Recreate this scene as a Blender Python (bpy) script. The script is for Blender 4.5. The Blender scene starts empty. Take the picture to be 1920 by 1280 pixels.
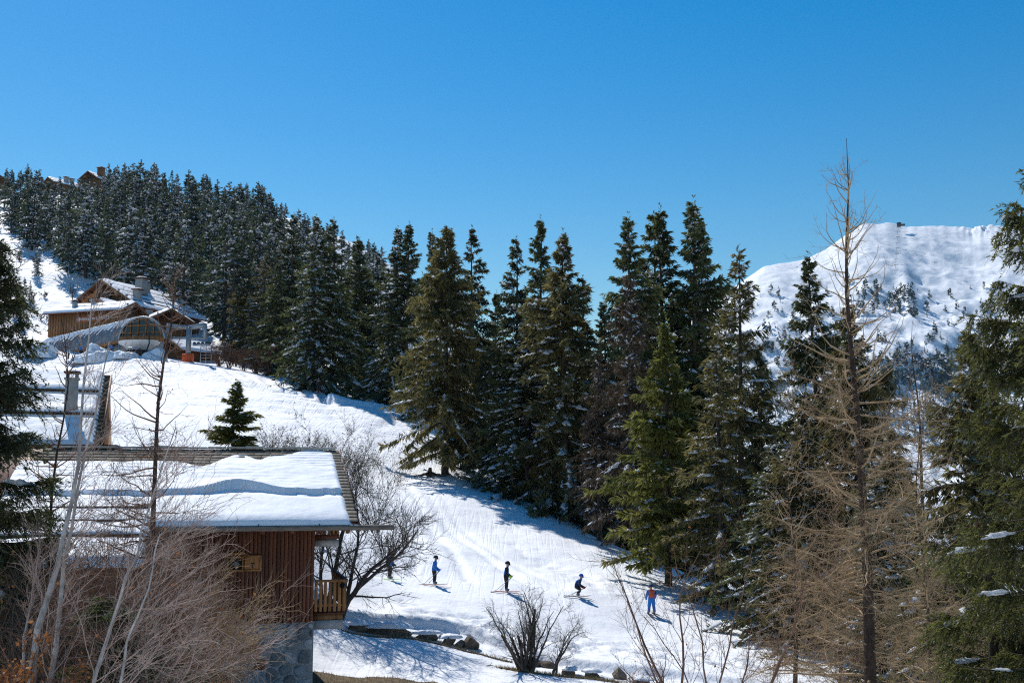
# Alpine ski slope with chalet, spruces and chairlift station
import bpy, bmesh, math, random
import numpy as np
from mathutils import Vector, Matrix, noise
from mathutils.bvhtree import BVHTree

R = math.radians
SC = bpy.context.scene
COL = SC.collection
CZ = 8.0                       # eye height above the datum
FPX, PITCH = 2000.0, math.atan(260 / 2000.0)

# ------------------------------------------------------------------ camera
cam_data = bpy.data.cameras.new("camera")
cam_data.sensor_width = 36.0
cam_data.lens = FPX / 1920.0 * 36.0
cam_data.clip_start = 0.1
cam_data.clip_end = 30000
cam = bpy.data.objects.new("camera", cam_data)
cam.location = (0, 0, CZ)
cam.rotation_euler = (math.pi / 2 + PITCH, 0, 0)
COL.objects.link(cam)
SC.camera = cam

# ------------------------------------------------------------------ sky, sun, exposure
SUN_EL, SUN_AZ = R(47), R(-29)          # azimuth measured from +Y towards +X
world = bpy.data.worlds.new("World")
SC.world = world
world.use_nodes = True
wn = world.node_tree.nodes
sky = wn.new("ShaderNodeTexSky")
sky.sky_type = 'NISHITA'
sky.sun_disc = False
sky.sun_elevation = SUN_EL
sky.sun_rotation = SUN_AZ
sky.altitude = 3000
sky.air_density = 2.0
sky.dust_density = 1.5
sky.ozone_density = 3.0
bg = wn["Background"]
bg.inputs[1].default_value = 0.090
grade = wn.new("ShaderNodeHueSaturation")          # the picture's saturated blue, over the whole sky alike
grade.inputs["Hue"].default_value = 0.5
grade.inputs["Saturation"].default_value = 1.57
world.node_tree.links.new(sky.outputs[0], grade.inputs["Color"])
world.node_tree.links.new(grade.outputs[0], bg.inputs[0])

sun_data = bpy.data.lights.new("sun", 'SUN')
sun_data.energy = 4.4
sun_data.angle = R(0.53)
sun_data.color = (1.0, 0.955, 0.89)
sun = bpy.data.objects.new("sun", sun_data)
sun_dir = Vector((math.sin(SUN_AZ) * math.cos(SUN_EL), math.cos(SUN_AZ) * math.cos(SUN_EL), math.sin(SUN_EL)))
sun.rotation_euler = sun_dir.to_track_quat('Z', 'Y').to_euler()
sun.location = (-60, 60, 120)
COL.objects.link(sun)

SC.view_settings.view_transform = 'Standard'
SC.view_settings.look = 'None'
SC.view_settings.gamma = 1.0
SC.view_settings.use_curve_mapping = False
SC.view_settings.exposure = 0.16
SC.render.engine = 'CYCLES'
SC.cycles.max_bounces = 6
SC.cycles.diffuse_bounces = 3
SC.cycles.transmission_bounces = 3
SC.cycles.transparent_max_bounces = 4
SC.cycles.use_denoising = False
SC.cycles.filter_width = 1.15
SC.cycles.sample_clamp_indirect = 4.0

# ------------------------------------------------------------------ helpers
_cp, _sp = math.cos(PITCH), math.sin(PITCH)
def P(px, py, d):
    """world point seen at photo pixel (px,py) at forward distance d"""
    u, v = (px - 960) / FPX, (640 - py) / FPX
    k = d / (_cp - v * _sp)
    return Vector((u * k, d, CZ + (_sp + v * _cp) * k))
def tag(o, label=None, cat=None, group=None, kind=None):
    for k, v in (("label", label), ("category", cat), ("group", group), ("kind", kind)):
        if v: o[k] = v
    return o
def empty(name, loc=(0, 0, 0), rz=0.0, parent=None):
    o = bpy.data.objects.new(name, None)
    o.empty_display_size = 0.3
    o.location = loc; o.rotation_euler = (0, 0, rz)
    COL.objects.link(o)
    if parent: o.parent = parent
    return o

class MB:
    """collects vertices and faces, links them as ONE mesh object"""
    def __init__(s): s.v = []; s.q = []; s.t = []; s.qm = []; s.tm = []; s.n = 0
    def add(s, v, quads=None, tris=None, m=0):
        v = np.asarray(v, dtype=np.float64).reshape(-1, 3)
        if quads is not None and len(quads):
            q = np.asarray(quads, dtype=np.int64).reshape(-1, 4) + s.n
            s.q.append(q); s.qm.append(np.full(len(q), m))
        if tris is not None and len(tris):
            t = np.asarray(tris, dtype=np.int64).reshape(-1, 3) + s.n
            s.t.append(t); s.tm.append(np.full(len(t), m))
        s.v.append(v); s.n += len(v)
        return s
    def box(s, lo, hi, m=0, taper=None):
        x0, y0, z0 = lo; x1, y1, z1 = hi
        v = [(x0,y0,z0),(x1,y0,z0),(x1,y1,z0),(x0,y1,z0),(x0,y0,z1),(x1,y0,z1),(x1,y1,z1),(x0,y1,z1)]
        return s.add(v, [(0,3,2,1),(4,5,6,7),(0,1,5,4),(1,2,6,5),(2,3,7,6),(3,0,4,7)], m=m)
    def bar(s, a, b, w, h=None, m=0, up=(0, 0, 1)):
        """box beam from a to b, w wide, h tall"""
        h = h or w
        a, b = Vector(a), Vector(b); d = (b - a).normalized(); up = Vector(up)
        if abs(d.dot(up)) > 0.98: up = Vector((0, 1, 0))
        sx = d.cross(up).normalized() * (w / 2); sz = sx.cross(d).normalized() * (h / 2)
        v = []
        for p in (a, b):
            v += [p - sx - sz, p + sx - sz, p + sx + sz, p - sx + sz]
        return s.add([tuple(p) for p in v], [(0,3,2,1),(4,5,6,7),(0,1,5,4),(1,2,6,5),(2,3,7,6),(3,0,4,7)], m=m)
    def prism(s, poly, d, m=0):
        """closed polygon (list of 3D points) extruded along vector d"""
        n = len(poly); a = [Vector(p) for p in poly]; b = [p + Vector(d) for p in a]
        v = [tuple(p) for p in a + b]
        s.add(v, [(i, (i + 1) % n, n + (i + 1) % n, n + i) for i in range(n)], m=m)
        base = s.n - 2 * n
        t1 = [(0, i + 1, i) for i in range(1, n - 1)]; t2 = [(n, n + i, n + i + 1) for i in range(1, n - 1)]
        s.t.append(np.array(t1 + t2) + base); s.tm.append(np.full(len(t1) * 2, m))
        return s
    def tubes(s, paths, radii, sides=4, m=0, cap=False):
        """paths (N,K,3), radii (N,K)"""
        p = np.asarray(paths, float); r = np.asarray(radii, float)
        if p.ndim == 2: p = p[None]; r = r[None]
        N, K, _ = p.shape
        if N == 0: return s
        tg = np.gradient(p, axis=1); tg /= np.linalg.norm(tg, axis=2, keepdims=True) + 1e-9
        mean = tg.mean(axis=1, keepdims=True)
        ref = np.where(np.abs(mean[..., 2:3]) > 0.75, np.array([[[1.0, 0.13, 0]]]), np.array([[[0, 0.1, 1.0]]]))
        a = np.cross(tg, ref); a /= np.linalg.norm(a, axis=2, keepdims=True) + 1e-9
        b = np.cross(tg, a)
        ang = np.arange(sides) * (2 * math.pi / sides)
        ring = a[:, :, None, :] * np.cos(ang)[None, None, :, None] + b[:, :, None, :] * np.sin(ang)[None, None, :, None]
        v = p[:, :, None, :] + ring * r[:, :, None, None]
        idx = np.arange(N * K * sides).reshape(N, K, sides)
        i0 = idx[:, :-1, :]; i1 = idx[:, 1:, :]
        q = np.stack([i0, i1, np.roll(i1, -1, 2), np.roll(i0, -1, 2)], -1).reshape(-1, 4)
        s.add(v.reshape(-1, 3), q, m=m)
        if cap:
            base = s.n - N * K * sides
            for n_ in range(N):
                for kk in (0, K - 1):
                    ii = idx[n_, kk] + base
                    s.t.append(np.array([(ii[0], ii[j], ii[j + 1]) for j in range(1, sides - 1)])); s.tm.append(np.full(sides - 2, m))
        return s
    def grid(s, pts, m=0, flip=False):
        """pts (A,B,3) sheet"""
        p = np.asarray(pts, float); A, B, _ = p.shape
        i = np.arange(A * B).reshape(A, B)
        q = np.stack([i[:-1, :-1], i[1:, :-1], i[1:, 1:], i[:-1, 1:]], -1).reshape(-1, 4)
        if flip: q = q[:, ::-1]
        return s.add(p.reshape(-1, 3), q, m=m)
    def mesh(s, name, mats, smooth=False):
        me = bpy.data.meshes.new(name)
        v = np.concatenate(s.v) if s.v else np.zeros((0, 3))
        q = np.concatenate(s.q) if s.q else np.zeros((0, 4), int)
        t = np.concatenate(s.t) if s.t else np.zeros((0, 3), int)
        me.vertices.add(len(v)); me.vertices.foreach_set("co", v.astype(np.float32).ravel())
        nl = len(q) * 4 + len(t) * 3
        me.loops.add(nl); me.loops.foreach_set("vertex_index", np.concatenate([q.ravel(), t.ravel()]).astype(np.int32))
        me.polygons.add(len(q) + len(t))
        ls = np.concatenate([np.arange(len(q)) * 4, len(q) * 4 + np.arange(len(t)) * 3]).astype(np.int32)
        me.polygons.foreach_set("loop_start", ls)
        mi = np.concatenate([np.concatenate(s.qm) if s.qm else np.zeros(0), np.concatenate(s.tm) if s.tm else np.zeros(0)]).astype(np.int32)
        me.polygons.foreach_set("material_index", mi)
        if smooth: me.polygons.foreach_set("use_smooth", np.ones(len(q) + len(t), bool))
        for m_ in (mats if isinstance(mats, (list, tuple)) else [mats]): me.materials.append(m_)
        me.update(calc_edges=True); me.validate()
        return me
    def build(s, name, mats, parent=None, smooth=False):
        o = bpy.data.objects.new(name, s.mesh(name, mats, smooth))
        COL.objects.link(o)
        if parent: o.parent = parent
        return o
def link_mesh(name, me, parent=None, loc=(0, 0, 0), rot=(0, 0, 0), scale=(1, 1, 1)):
    o = bpy.data.objects.new(name, me); COL.objects.link(o)
    if parent: o.parent = parent
    o.location = loc; o.rotation_euler = rot; o.scale = scale
    return o
def copy_tree(o, parent=None):
    c = o.copy(); COL.objects.link(c)
    if parent: c.parent = parent
    for ch in o.children: copy_tree(ch, c)
    return c
def bevel_box(mb, lo, hi, b, m=0):
    """box with chamfered vertical+horizontal edges (cheap rounded block)"""
    x0, y0, z0 = lo; x1, y1, z1 = hi
    bm = bmesh.new(); bmesh.ops.create_cube(bm, size=1)
    for v in bm.verts:
        v.co = Vector(((x0 + x1) / 2 + v.co.x * (x1 - x0), (y0 + y1) / 2 + v.co.y * (y1 - y0), (z0 + z1) / 2 + v.co.z * (z1 - z0)))
    bmesh.ops.bevel(bm, geom=list(bm.edges), offset=b, segments=1, affect='EDGES')
    bm.verts.index_update()
    vs = [tuple(v.co) for v in bm.verts]
    q = [[v.index for v in f.verts] for f in bm.faces if len(f.verts) == 4]
    t = [[v.index for v in f.verts] for f in bm.faces if len(f.verts) == 3]
    mb.add(vs, q, t, m=m); bm.free(); return mb

# smooth lattice noise for numpy arrays
_rs = np.random.RandomState(11); _NT = _rs.rand(256, 256)
def vnoise(x, y):
    x = np.asarray(x, float); y = np.asarray(y, float)
    xi = np.floor(x).astype(int); yi = np.floor(y).astype(int)
    fx = x - xi; fy = y - yi; fx = fx * fx * (3 - 2 * fx); fy = fy * fy * (3 - 2 * fy)
    g = lambda a, b: _NT[a & 255, b & 255]
    return (g(xi, yi) * (1 - fx) + g(xi + 1, yi) * fx) * (1 - fy) + (g(xi, yi + 1) * (1 - fx) + g(xi + 1, yi + 1) * fx) * fy
def fbm(x, y, o=4, gain=0.5):
    s = 0; a = 1; t = 0
    for k in range(o):
        s = s + a * (vnoise(x * 2 ** k + 17.3 * k, y * 2 ** k + 5.1 * k) - 0.5); t += a; a *= gain
    return s / t * 2
def sstep(a, b, x):
    t = np.clip((x - a) / (b - a), 0, 1); return t * t * (3 - 2 * t)

# ------------------------------------------------------------------ materials
def new_mat(name):
    m = bpy.data.materials.new(name); m.use_nodes = True
    nt = m.node_tree; return m, nt, nt.nodes, nt.links, nt.nodes["Principled BSDF"]
def ramp(nt, fac, stops):
    r = nt.nodes.new("ShaderNodeValToRGB")
    el = r.color_ramp.elements
    while len(el) < len(stops): el.new(0.5)
    for e, (p, c) in zip(el, stops): e.position = p; e.color = (*c, 1)
    nt.links.new(fac, r.inputs[0]); return r.outputs[0]
def noise_tex(nt, scale, detail=4, rough=0.55, vec=None, dist=0.0):
    n = nt.nodes.new("ShaderNodeTexNoise")
    n.inputs["Scale"].default_value = scale; n.inputs["Detail"].default_value = detail
    n.inputs["Roughness"].default_value = rough; n.inputs["Distortion"].default_value = dist
    if vec is not None: nt.links.new(vec, n.inputs["Vector"])
    return n.outputs["Fac"]
def coords(nt, which="Object", scale=None, rot=None):
    tc = nt.nodes.new("ShaderNodeTexCoord"); o = tc.outputs[which]
    if scale or rot:
        mp = nt.nodes.new("ShaderNodeMapping")
        if scale: mp.inputs["Scale"].default_value = scale
        if rot: mp.inputs["Rotation"].default_value = rot
        nt.links.new(o, mp.inputs["Vector"]); o = mp.outputs[0]
    return o
def bump(nt, h, strength, dist, normal=None):
    b = nt.nodes.new("ShaderNodeBump")
    b.inputs["Strength"].default_value = strength; b.inputs["Distance"].default_value = dist
    nt.links.new(h, b.inputs["Height"])
    if normal is not None: nt.links.new(normal, b.inputs["Normal"])
    return b.outputs[0]
def math_n(nt, op, a, b=None):
    n = nt.nodes.new("ShaderNodeMath"); n.operation = op
    for i, v in enumerate((a, b)):
        if v is None: continue
        if isinstance(v, (int, float)): n.inputs[i].default_value = v
        else: nt.links.new(v, n.inputs[i])
    return n.outputs[0]
def obj_random(nt):
    return nt.nodes.new("ShaderNodeObjectInfo").outputs["Random"]
def mixc(nt, fac, a, b):
    n = nt.nodes.new("ShaderNodeMix"); n.data_type = 'RGBA'
    if isinstance(fac, (int, float)): n.inputs[0].default_value = fac
    else: nt.links.new(fac, n.inputs[0])
    for i, v in ((6, a), (7, b)):
        if isinstance(v, tuple): n.inputs[i].default_value = (*v, 1)
        else: nt.links.new(v, n.inputs[i])
    return n.outputs[2]

def mat_noise(name, c1, c2, scale=6, rough=0.8, bump_s=0.3, bump_d=0.02, stretch=None, which="Object", rnd=0.0, metallic=0.0, detail=5):
    """two-tone procedural surface with fine relief; rnd = brightness spread between objects"""
    m, nt, N, L, b = new_mat(name)
    co = coords(nt, which, scale=stretch)
    f = noise_tex(nt, scale, detail, 0.6, co)
    col = ramp(nt, f, [(0.3, c1), (0.7, c2)])
    if rnd:
        rr = nt.nodes.new("ShaderNodeMapRange"); L.new(obj_random(nt), rr.inputs[0])
        rr.inputs[3].default_value = 1 - rnd; rr.inputs[4].default_value = 1 + rnd
        hs = nt.nodes.new("ShaderNodeHueSaturation"); L.new(rr.outputs[0], hs.inputs["Value"]); L.new(col, hs.inputs["Color"]); col = hs.outputs[0]
    L.new(col, b.inputs["Base Color"])
    b.inputs["Roughness"].default_value = rough; b.inputs["Metallic"].default_value = metallic
    b.inputs["Specular IOR Level"].default_value = 0.3
    L.new(bump(nt, noise_tex(nt, scale * 3, 4, 0.6, co), bump_s, bump_d), b.inputs["Normal"])
    return m

def mat_snow(name, kind):
    m, nt, N, L, b = new_mat(name)
    co = coords(nt, "Object")
    b.inputs["Base Color"].default_value = (0.84, 0.86, 0.89, 1)
    b.inputs["Roughness"].default_value = 0.65
    b.inputs["Specular IOR Level"].default_value = 0.25
    if kind == 'ground':
        big = noise_tex(nt, 0.35, 5, 0.55, co)
        def tracks(rot, sx, sy, scale, lo, hi):
            v = coords(nt, "Object", scale=(sx, sy, 0.0), rot=(0, 0, R(rot)))
            f = noise_tex(nt, scale, 2, 0.5, v, dist=0.35)
            # thin grooves where the stretched noise crosses its middle value
            return ramp(nt, f, [(lo, (0, 0, 0)), ((lo + hi) / 2, (1, 1, 1)), (hi, (0, 0, 0))])
        t1 = tracks(28, 1.0, 0.05, 1.1, 0.47, 0.53)
        t2 = tracks(-20, 1.0, 0.04, 0.8, 0.475, 0.525)
        t3 = tracks(62, 1.0, 0.06, 0.6, 0.47, 0.53)
        tr = math_n(nt, 'ADD', math_n(nt, 'ADD', t1, t2), t3)
        sep = nt.nodes.new("ShaderNodeSeparateXYZ"); L.new(co, sep.inputs[0])
        up = nt.nodes.new("ShaderNodeMapRange"); L.new(sep.outputs[1], up.inputs[0])
        up.inputs[1].default_value = 70; up.inputs[2].default_value = 112          # skied-out upper piste
        msk = math_n(nt, 'ADD', ramp(nt, noise_tex(nt, 0.09, 3, 0.5, co), [(0.42, (0.05, 0.05, 0.05)), (0.66, (0.7, 0.7, 0.7))]), math_n(nt, 'MULTIPLY', up.outputs[0], 0.9))
        chop = noise_tex(nt, 1.0, 6, 0.62, coords(nt, "Object", scale=(0.5, 1.1, 1), rot=(0, 0, R(12))))
        h = math_n(nt, 'ADD', math_n(nt, 'MULTIPLY', tr, math_n(nt, 'MULTIPLY', msk, -0.05)), math_n(nt, 'MULTIPLY', big, 0.5))
        h = math_n(nt, 'ADD', h, math_n(nt, 'MULTIPLY', chop, math_n(nt, 'ADD', math_n(nt, 'MULTIPLY', up.outputs[0], 0.85), 0.07)))
        n1 = bump(nt, h, 0.75, 0.5)
        n2 = bump(nt, noise_tex(nt, 3.2, 5, 0.62, co), 0.24, 0.13, n1)
        n3 = bump(nt, noise_tex(nt, 16, 4, 0.6, co), 0.3, 0.025, n2)
        L.new(n3, b.inputs["Normal"])
    elif kind == 'roof':
        n1 = bump(nt, noise_tex(nt, 3, 5, 0.55, co), 0.25, 0.08)
        L.new(bump(nt, noise_tex(nt, 22, 3, 0.6, co), 0.2, 0.012, n1), b.inputs["Normal"])
    elif kind == 'lump':
        L.new(bump(nt, noise_tex(nt, 9, 4, 0.6, co), 0.4, 0.06), b.inputs["Normal"])
        # small snow pads let the low sun through
        t = nt.nodes.new("ShaderNodeBsdfTranslucent"); t.inputs[0].default_value = (0.82, 0.86, 0.92, 1)
        mx = nt.nodes.new("ShaderNodeMixShader"); mx.inputs[0].default_value = 0.5
        L.new(b.outputs[0], mx.inputs[1]); L.new(t.outputs[0], mx.inputs[2]); L.new(mx.outputs[0], N["Material Output"].inputs[0])
    return m

def mat_needles(name, c_dark, c_light, transl=0.35, scale=0.7, rnd=0.25):
    m, nt, N, L, b = new_mat(name)
    N.remove(b)
    co = coords(nt, "Object")
    f = noise_tex(nt, scale, 4, 0.65, co)
    col = ramp(nt, f, [(0.34, c_dark), (0.68, c_light)])
    rr = nt.nodes.new("ShaderNodeMapRange"); L.new(obj_random(nt), rr.inputs[0])
    rr.inputs[3].default_value = 1 - rnd; rr.inputs[4].default_value = 1 + rnd
    hs = nt.nodes.new("ShaderNodeHueSaturation"); L.new(rr.outputs[0], hs.inputs["Value"]); L.new(col, hs.inputs["Color"])
    d = nt.nodes.new("ShaderNodeBsdfDiffuse"); t = nt.nodes.new("ShaderNodeBsdfTranslucent"); mx = nt.nodes.new("ShaderNodeMixShader")
    g = nt.nodes.new("ShaderNodeBsdfGlossy"); g.inputs["Roughness"].default_value = 0.55; g.inputs["Color"].default_value = (0.5, 0.5, 0.5, 1)
    mx2 = nt.nodes.new("ShaderNodeMixShader"); mx2.inputs[0].default_value = 0.05
    L.new(hs.outputs[0], d.inputs[0]); L.new(hs.outputs[0], t.inputs[0])
    mx.inputs[0].default_value = transl
    L.new(d.outputs[0], mx.inputs[1]); L.new(t.outputs[0], mx.inputs[2])
    L.new(mx.outputs[0], mx2.inputs[1]); L.new(g.outputs[0], mx2.inputs[2])
    L.new(mx2.outputs[0], N["Material Output"].inputs[0])
    return m

def mat_plain(name, c, rough=0.6, metallic=0.0, spec=0.4):
    m, nt, N, L, b = new_mat(name)
    f = noise_tex(nt, 18, 3, 0.6, coords(nt, "Object"))
    dk = tuple(v * 0.8 for v in c)
    L.new(ramp(nt, f, [(0.3, dk), (0.7, c)]), b.inputs["Base Color"])
    b.inputs["Roughness"].default_value = rough; b.inputs["Metallic"].default_value = metallic; b.inputs["Specular IOR Level"].default_value = spec
    return m

M = {}
M['snow'] = mat_snow('snow_ground', 'ground')
M['snow_roof'] = mat_snow('snow_roof', 'roof')
M['snow_valley'] = mat_snow('snow_valley', 'plain')
M['snow_lump'] = mat_snow('snow_lump', 'lump')
M['needle_dark'] = mat_needles('needles_dark', (0.042, 0.058, 0.024), (0.14, 0.15, 0.052), 0.52)
M['needle_olive'] = mat_needles('needles_olive', (0.07, 0.068, 0.024), (0.24, 0.2, 0.07), 0.52)
M['needle_young'] = mat_needles('needles_young', (0.09, 0.105, 0.02), (0.23, 0.22, 0.05), 0.45)
M['needle_brown'] = mat_needles('needles_brown', (0.05, 0.036, 0.022), (0.135, 0.095, 0.058), 0.35)
M['needle_near'] = mat_needles('needles_near', (0.05, 0.065, 0.015), (0.25, 0.25, 0.06), 0.5, scale=2.2)
M['needle_far'] = mat_needles('needles_far', (0.032, 0.048, 0.028), (0.085, 0.105, 0.052), 0.45, rnd=0.35)
M['bark'] = mat_noise('bark_spruce', (0.035, 0.026, 0.02), (0.1, 0.078, 0.06), 9, 0.95, 0.9, 0.05, stretch=(1, 1, 0.25))
M['bark_larch'] = mat_noise('bark_larch', (0.035, 0.022, 0.016), (0.1, 0.065, 0.048), 12, 0.95, 0.9, 0.04, stretch=(1, 1, 0.3))
M['twig_tan'] = mat_noise('twig_tan', (0.2, 0.135, 0.073), (0.5, 0.35, 0.2), 3, 0.85, 0.2, 0.005)
M['twig_grey'] = mat_noise('twig_grey', (0.05, 0.042, 0.036), (0.13, 0.11, 0.09), 3, 0.9, 0.2, 0.005)
M['twig_brown'] = mat_noise('twig_brown', (0.1, 0.052, 0.034), (0.25, 0.145, 0.095), 3, 0.9, 0.2, 0.005)
M['twig_pale'] = mat_noise('twig_pale', (0.19, 0.13, 0.105), (0.46, 0.34, 0.28), 3, 0.8, 0.2, 0.005)
M['bark_birch'] = mat_noise('bark_birch', (0.14, 0.12, 0.1), (0.55, 0.5, 0.46), 7, 0.75, 0.4, 0.01, stretch=(1, 1, 0.6))
M['wood_dark'] = mat_noise('wood_dark_red', (0.045, 0.014, 0.006), (0.165, 0.052, 0.021), 7, 0.6, 0.4, 0.006, stretch=(3, 3, 0.22), rnd=0.4)
M['wood_mid'] = mat_noise('wood_mid', (0.10, 0.048, 0.02), (0.23, 0.115, 0.048), 6, 0.65, 0.4, 0.006, stretch=(3, 3, 0.25), rnd=0.25)
M['wood_light'] = mat_noise('wood_light', (0.2, 0.083, 0.024), (0.38, 0.168, 0.055), 6, 0.6, 0.3, 0.005, stretch=(3, 3, 0.3), rnd=0.2)
M['wood_grey'] = mat_noise('wood_grey_weathered', (0.09, 0.075, 0.06), (0.24, 0.2, 0.165), 8, 0.85, 0.5, 0.008, stretch=(0.4, 3, 3), rnd=0.3)
M['shingle'] = mat_noise('shingle_weathered', (0.09, 0.072, 0.055), (0.27, 0.225, 0.17), 6, 0.85, 0.5, 0.01, stretch=(3, 0.4, 1), rnd=0.35)
M['ridge_cap'] = mat_noise('ridge_cap_pale', (0.3, 0.27, 0.24), (0.5, 0.47, 0.43), 6, 0.8, 0.3, 0.008, rnd=0.2)
M['stone'] = mat_noise('wall_stone', (0.12, 0.125, 0.13), (0.31, 0.31, 0.3), 5, 0.9, 0.6, 0.03, rnd=0.45)
M['mortar'] = mat_noise('wall_mortar', (0.22, 0.22, 0.215), (0.33, 0.325, 0.31), 14, 0.95, 0.6, 0.02)
M['concrete'] = mat_noise('concrete', (0.27, 0.265, 0.255), (0.4, 0.39, 0.375), 5, 0.9, 0.3, 0.01)
M['plaster'] = mat_noise('plaster_white', (0.6, 0.6, 0.58), (0.75, 0.74, 0.72), 2, 0.85, 0.15, 0.01)
M['rock'] = mat_noise('creek_rock', (0.06, 0.048, 0.036), (0.23, 0.185, 0.14), 3.5, 0.9, 0.8, 0.08, rnd=0.25)
M['soil'] = mat_noise('bare_soil', (0.07, 0.05, 0.032), (0.2, 0.15, 0.085), 7, 0.95, 0.8, 0.05)
M['grass'] = mat_noise('dry_grass', (0.19, 0.14, 0.06), (0.38, 0.30, 0.15), 2, 0.9, 0.2, 0.01)
M['metal'] = mat_noise('galvanised_steel', (0.26, 0.29, 0.31), (0.42, 0.45, 0.47), 3, 0.5, 0.1, 0.01, metallic=0.5)
M['roof_metal'] = mat_noise('roof_metal_blue', (0.10, 0.135, 0.165), (0.2, 0.24, 0.275), 2, 0.45, 0.1, 0.01, metallic=0.4)
M['dark'] = mat_plain('dark_recess', (0.012, 0.012, 0.013), 0.8)
M['black_iron'] = mat_plain('black_iron', (0.02, 0.02, 0.022), 0.5, 0.3)
M['glass'] = mat_plain('window_glass', (0.025, 0.03, 0.03), 0.08, 0.0, 0.6)
M['white_paint'] = mat_plain('white_paint', (0.8, 0.8, 0.79), 0.6)
M['leaf_rust'] = mat_needles('leaf_rust', (0.2, 0.07, 0.018), (0.42, 0.17, 0.045), 0.4, scale=3)
M['catkin'] = mat_needles('catkin', (0.12, 0.1, 0.05), (0.26, 0.21, 0.1), 0.3, scale=3)
M['cone'] = mat_plain('spruce_cone', (0.19, 0.095, 0.05), 0.8)
M['orange'] = mat_plain('orange_net', (0.75, 0.12, 0.03), 0.7)
M['sign_red'] = mat_plain('sign_red', (0.42, 0.07, 0.035), 0.6)
M['sign_wood'] = mat_plain('sign_board', (0.36, 0.13, 0.05), 0.6)

def blob_mesh(rx, ry, rz, seed, name="snow_pad", mat='snow_lump', sub=2):
    """lumpy flattened snow pad, closed all round"""
    bm = bmesh.new(); bmesh.ops.create_icosphere(bm, subdivisions=sub, radius=1)
    for v in bm.verts:
        n_ = noise.noise(v.co * 1.9 + Vector((seed * 1.7, 0, seed))) * .75 + noise.noise(v.co * 4.3 + Vector((0, seed, 0))) * .45
        c = v.co * (1 + n_); v.co = Vector((c.x * rx, c.y * ry, c.z * rz * (1.0 if c.z > 0 else .55)))
    me = bpy.data.meshes.new(name); bm.to_mesh(me); bm.free(); me.materials.append(M[mat])
    me.polygons.foreach_set("use_smooth", np.ones(len(me.polygons), bool)); return me
# ================================================================== terrain
def scarp_y(x):
    return np.interp(x, [-40, -15, -7, -4.4, -1.75, 0.8, 4.9, 10, 18, 40], [44.5, 44.2, 44.0, 44.2, 44.0, 42.0, 40.2, 38.6, 37, 34])
def step_amp(x):
    return np.interp(x, [-30, -12, -8, -1.5, 0.6, 3, 8, 14], [0.1, 0.3, 0.42, 0.46, 0.4, 0.36, 0.28, 0.1])
def features(x, y):
    """the cut bank of the creek (metres, added to the smooth terrain)"""
    s = y - scarp_y(x) - 0.35 * fbm(x * 0.5, x * 0 + 3.1, 3)
    return step_amp(x) * (sstep(-0.22, 0.12, s) - 1.0)
_ctl = []
for px, py, d in [
    (620,1268,36.5),(760,1268,37),(900,1270,37.5),(620,1182,41.5),(760,1196,41.5),(880,1224,41.5),(990,1258,39.5),(1150,1276,38),
    (640,1136,45),(760,1140,45.5),(880,1158,45.5),(1000,1196,45),(1100,1192,47),(1250,1222,44.5),(1400,1236,43.5),(1640,1262,41),
    (690,1082,52),(730,1088,52),(815,1099,52),(950,1113,52),(1083,1117,52),(1222,1152,51),(1330,1165,50.5),
    (820,1020,62),(900,1035,62),(1010,1060,61),(800,962,72),(900,980,72),(1000,1000,70),(740,1000,66),
    (840,888,90),(1000,945,82),(1100,1000,74),(1180,1040,68),(1255,1090,60),(1400,1137,55),(1500,1174,50),(1620,1204,47),(760,900,88),
    (1100,985,92),(1300,1100,78),(1500,1160,70),(1700,1215,58),(930,870,105),
    (770,772,124),(700,762,126),(650,752,128),(540,724,135),(450,697,142),(390,680,150),(330,673,155),(800,800,115),
    (600,833,95),(680,900,82),(600,770,115),(400,800,95),(300,760,110),(200,722,130),(100,692,145),(150,800,62),(450,740,120),
    (130,664,150),(230,662,147),(60,652,155),(0,648,160),(290,670,150),(180,650,166),(60,636,172),(0,636,174),(280,655,164),
    (50,600,190),(0,560,205),(100,562,205),(0,450,262),(150,530,224),(60,480,248),(240,585,198),(160,610,182),
    (170,366,430),(0,366,430),(250,392,400),(400,440,370),(550,500,330),(700,570,300),(100,388,380),(300,540,240),(350,600,195),(400,660,170),(500,640,185),
    (620,705,160),(700,745,150),(760,765,145),(900,790,150),(470,695,152)]:
    _ctl.append(P(px, py, d) - Vector((0, 0, CZ)))
_ctl += [Vector(v) for v in [
    (-14,8,-3.9),(-6,6,-4.2),(0,6,-4.6),(6,6,-5.4),(14,8,-6.6),(0,-30,-2),(-40,-30,2),(40,-30,-8),(-30,10,-2.2),(30,10,-9),
    (-9,21,-5.0),(-12.5,26,-4.9),(-9,28,-5.35),(-3,22,-6.6),(3,24,-7.6),(9,24,-8.2),(16,26,-8.8),(-6.2,30.5,-6.6),(-3.5,32,-6.75),(-6.5,38,-6.1),
    (-11,42,-2.0),(-14,38,-2.4),(-20,42,-0.6),(-18,50,1.2),(-26,36,-0.5),(-8,50,-3.6),(-40,45,5),(-60,60,11),
    (30,45,-10),(40,60,-12),(50,95,-19),(22,70,-10),(100,200,-42),(60,160,-28),(200,400,-95),(90,420,-60),(0,260,4),(30,260,-12),
    (-150,520,126),(-300,620,150),(0,600,25),(-60,500,100),(150,650,-90),(-160,470,122),(-60,430,92),
    (-120,165,38),(-95,90,20),(-80,130,22),(-200,300,78),(-300,420,112),(-300,150,70),(250,150,-70),(350,600,-150),(-500,600,160),(450,300,-150)]]
_C = np.array([tuple(v) for v in _ctl])
def _tps_u(r2): return 0.5 * r2 * np.log(r2 + 1e-9)
_SCL = 100.0
_cx = _C[:, :2] / _SCL
_cz = _C[:, 2] - features(_C[:, 0], _C[:, 1])
_n = len(_C)
_A = np.zeros((_n + 3, _n + 3))
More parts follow.
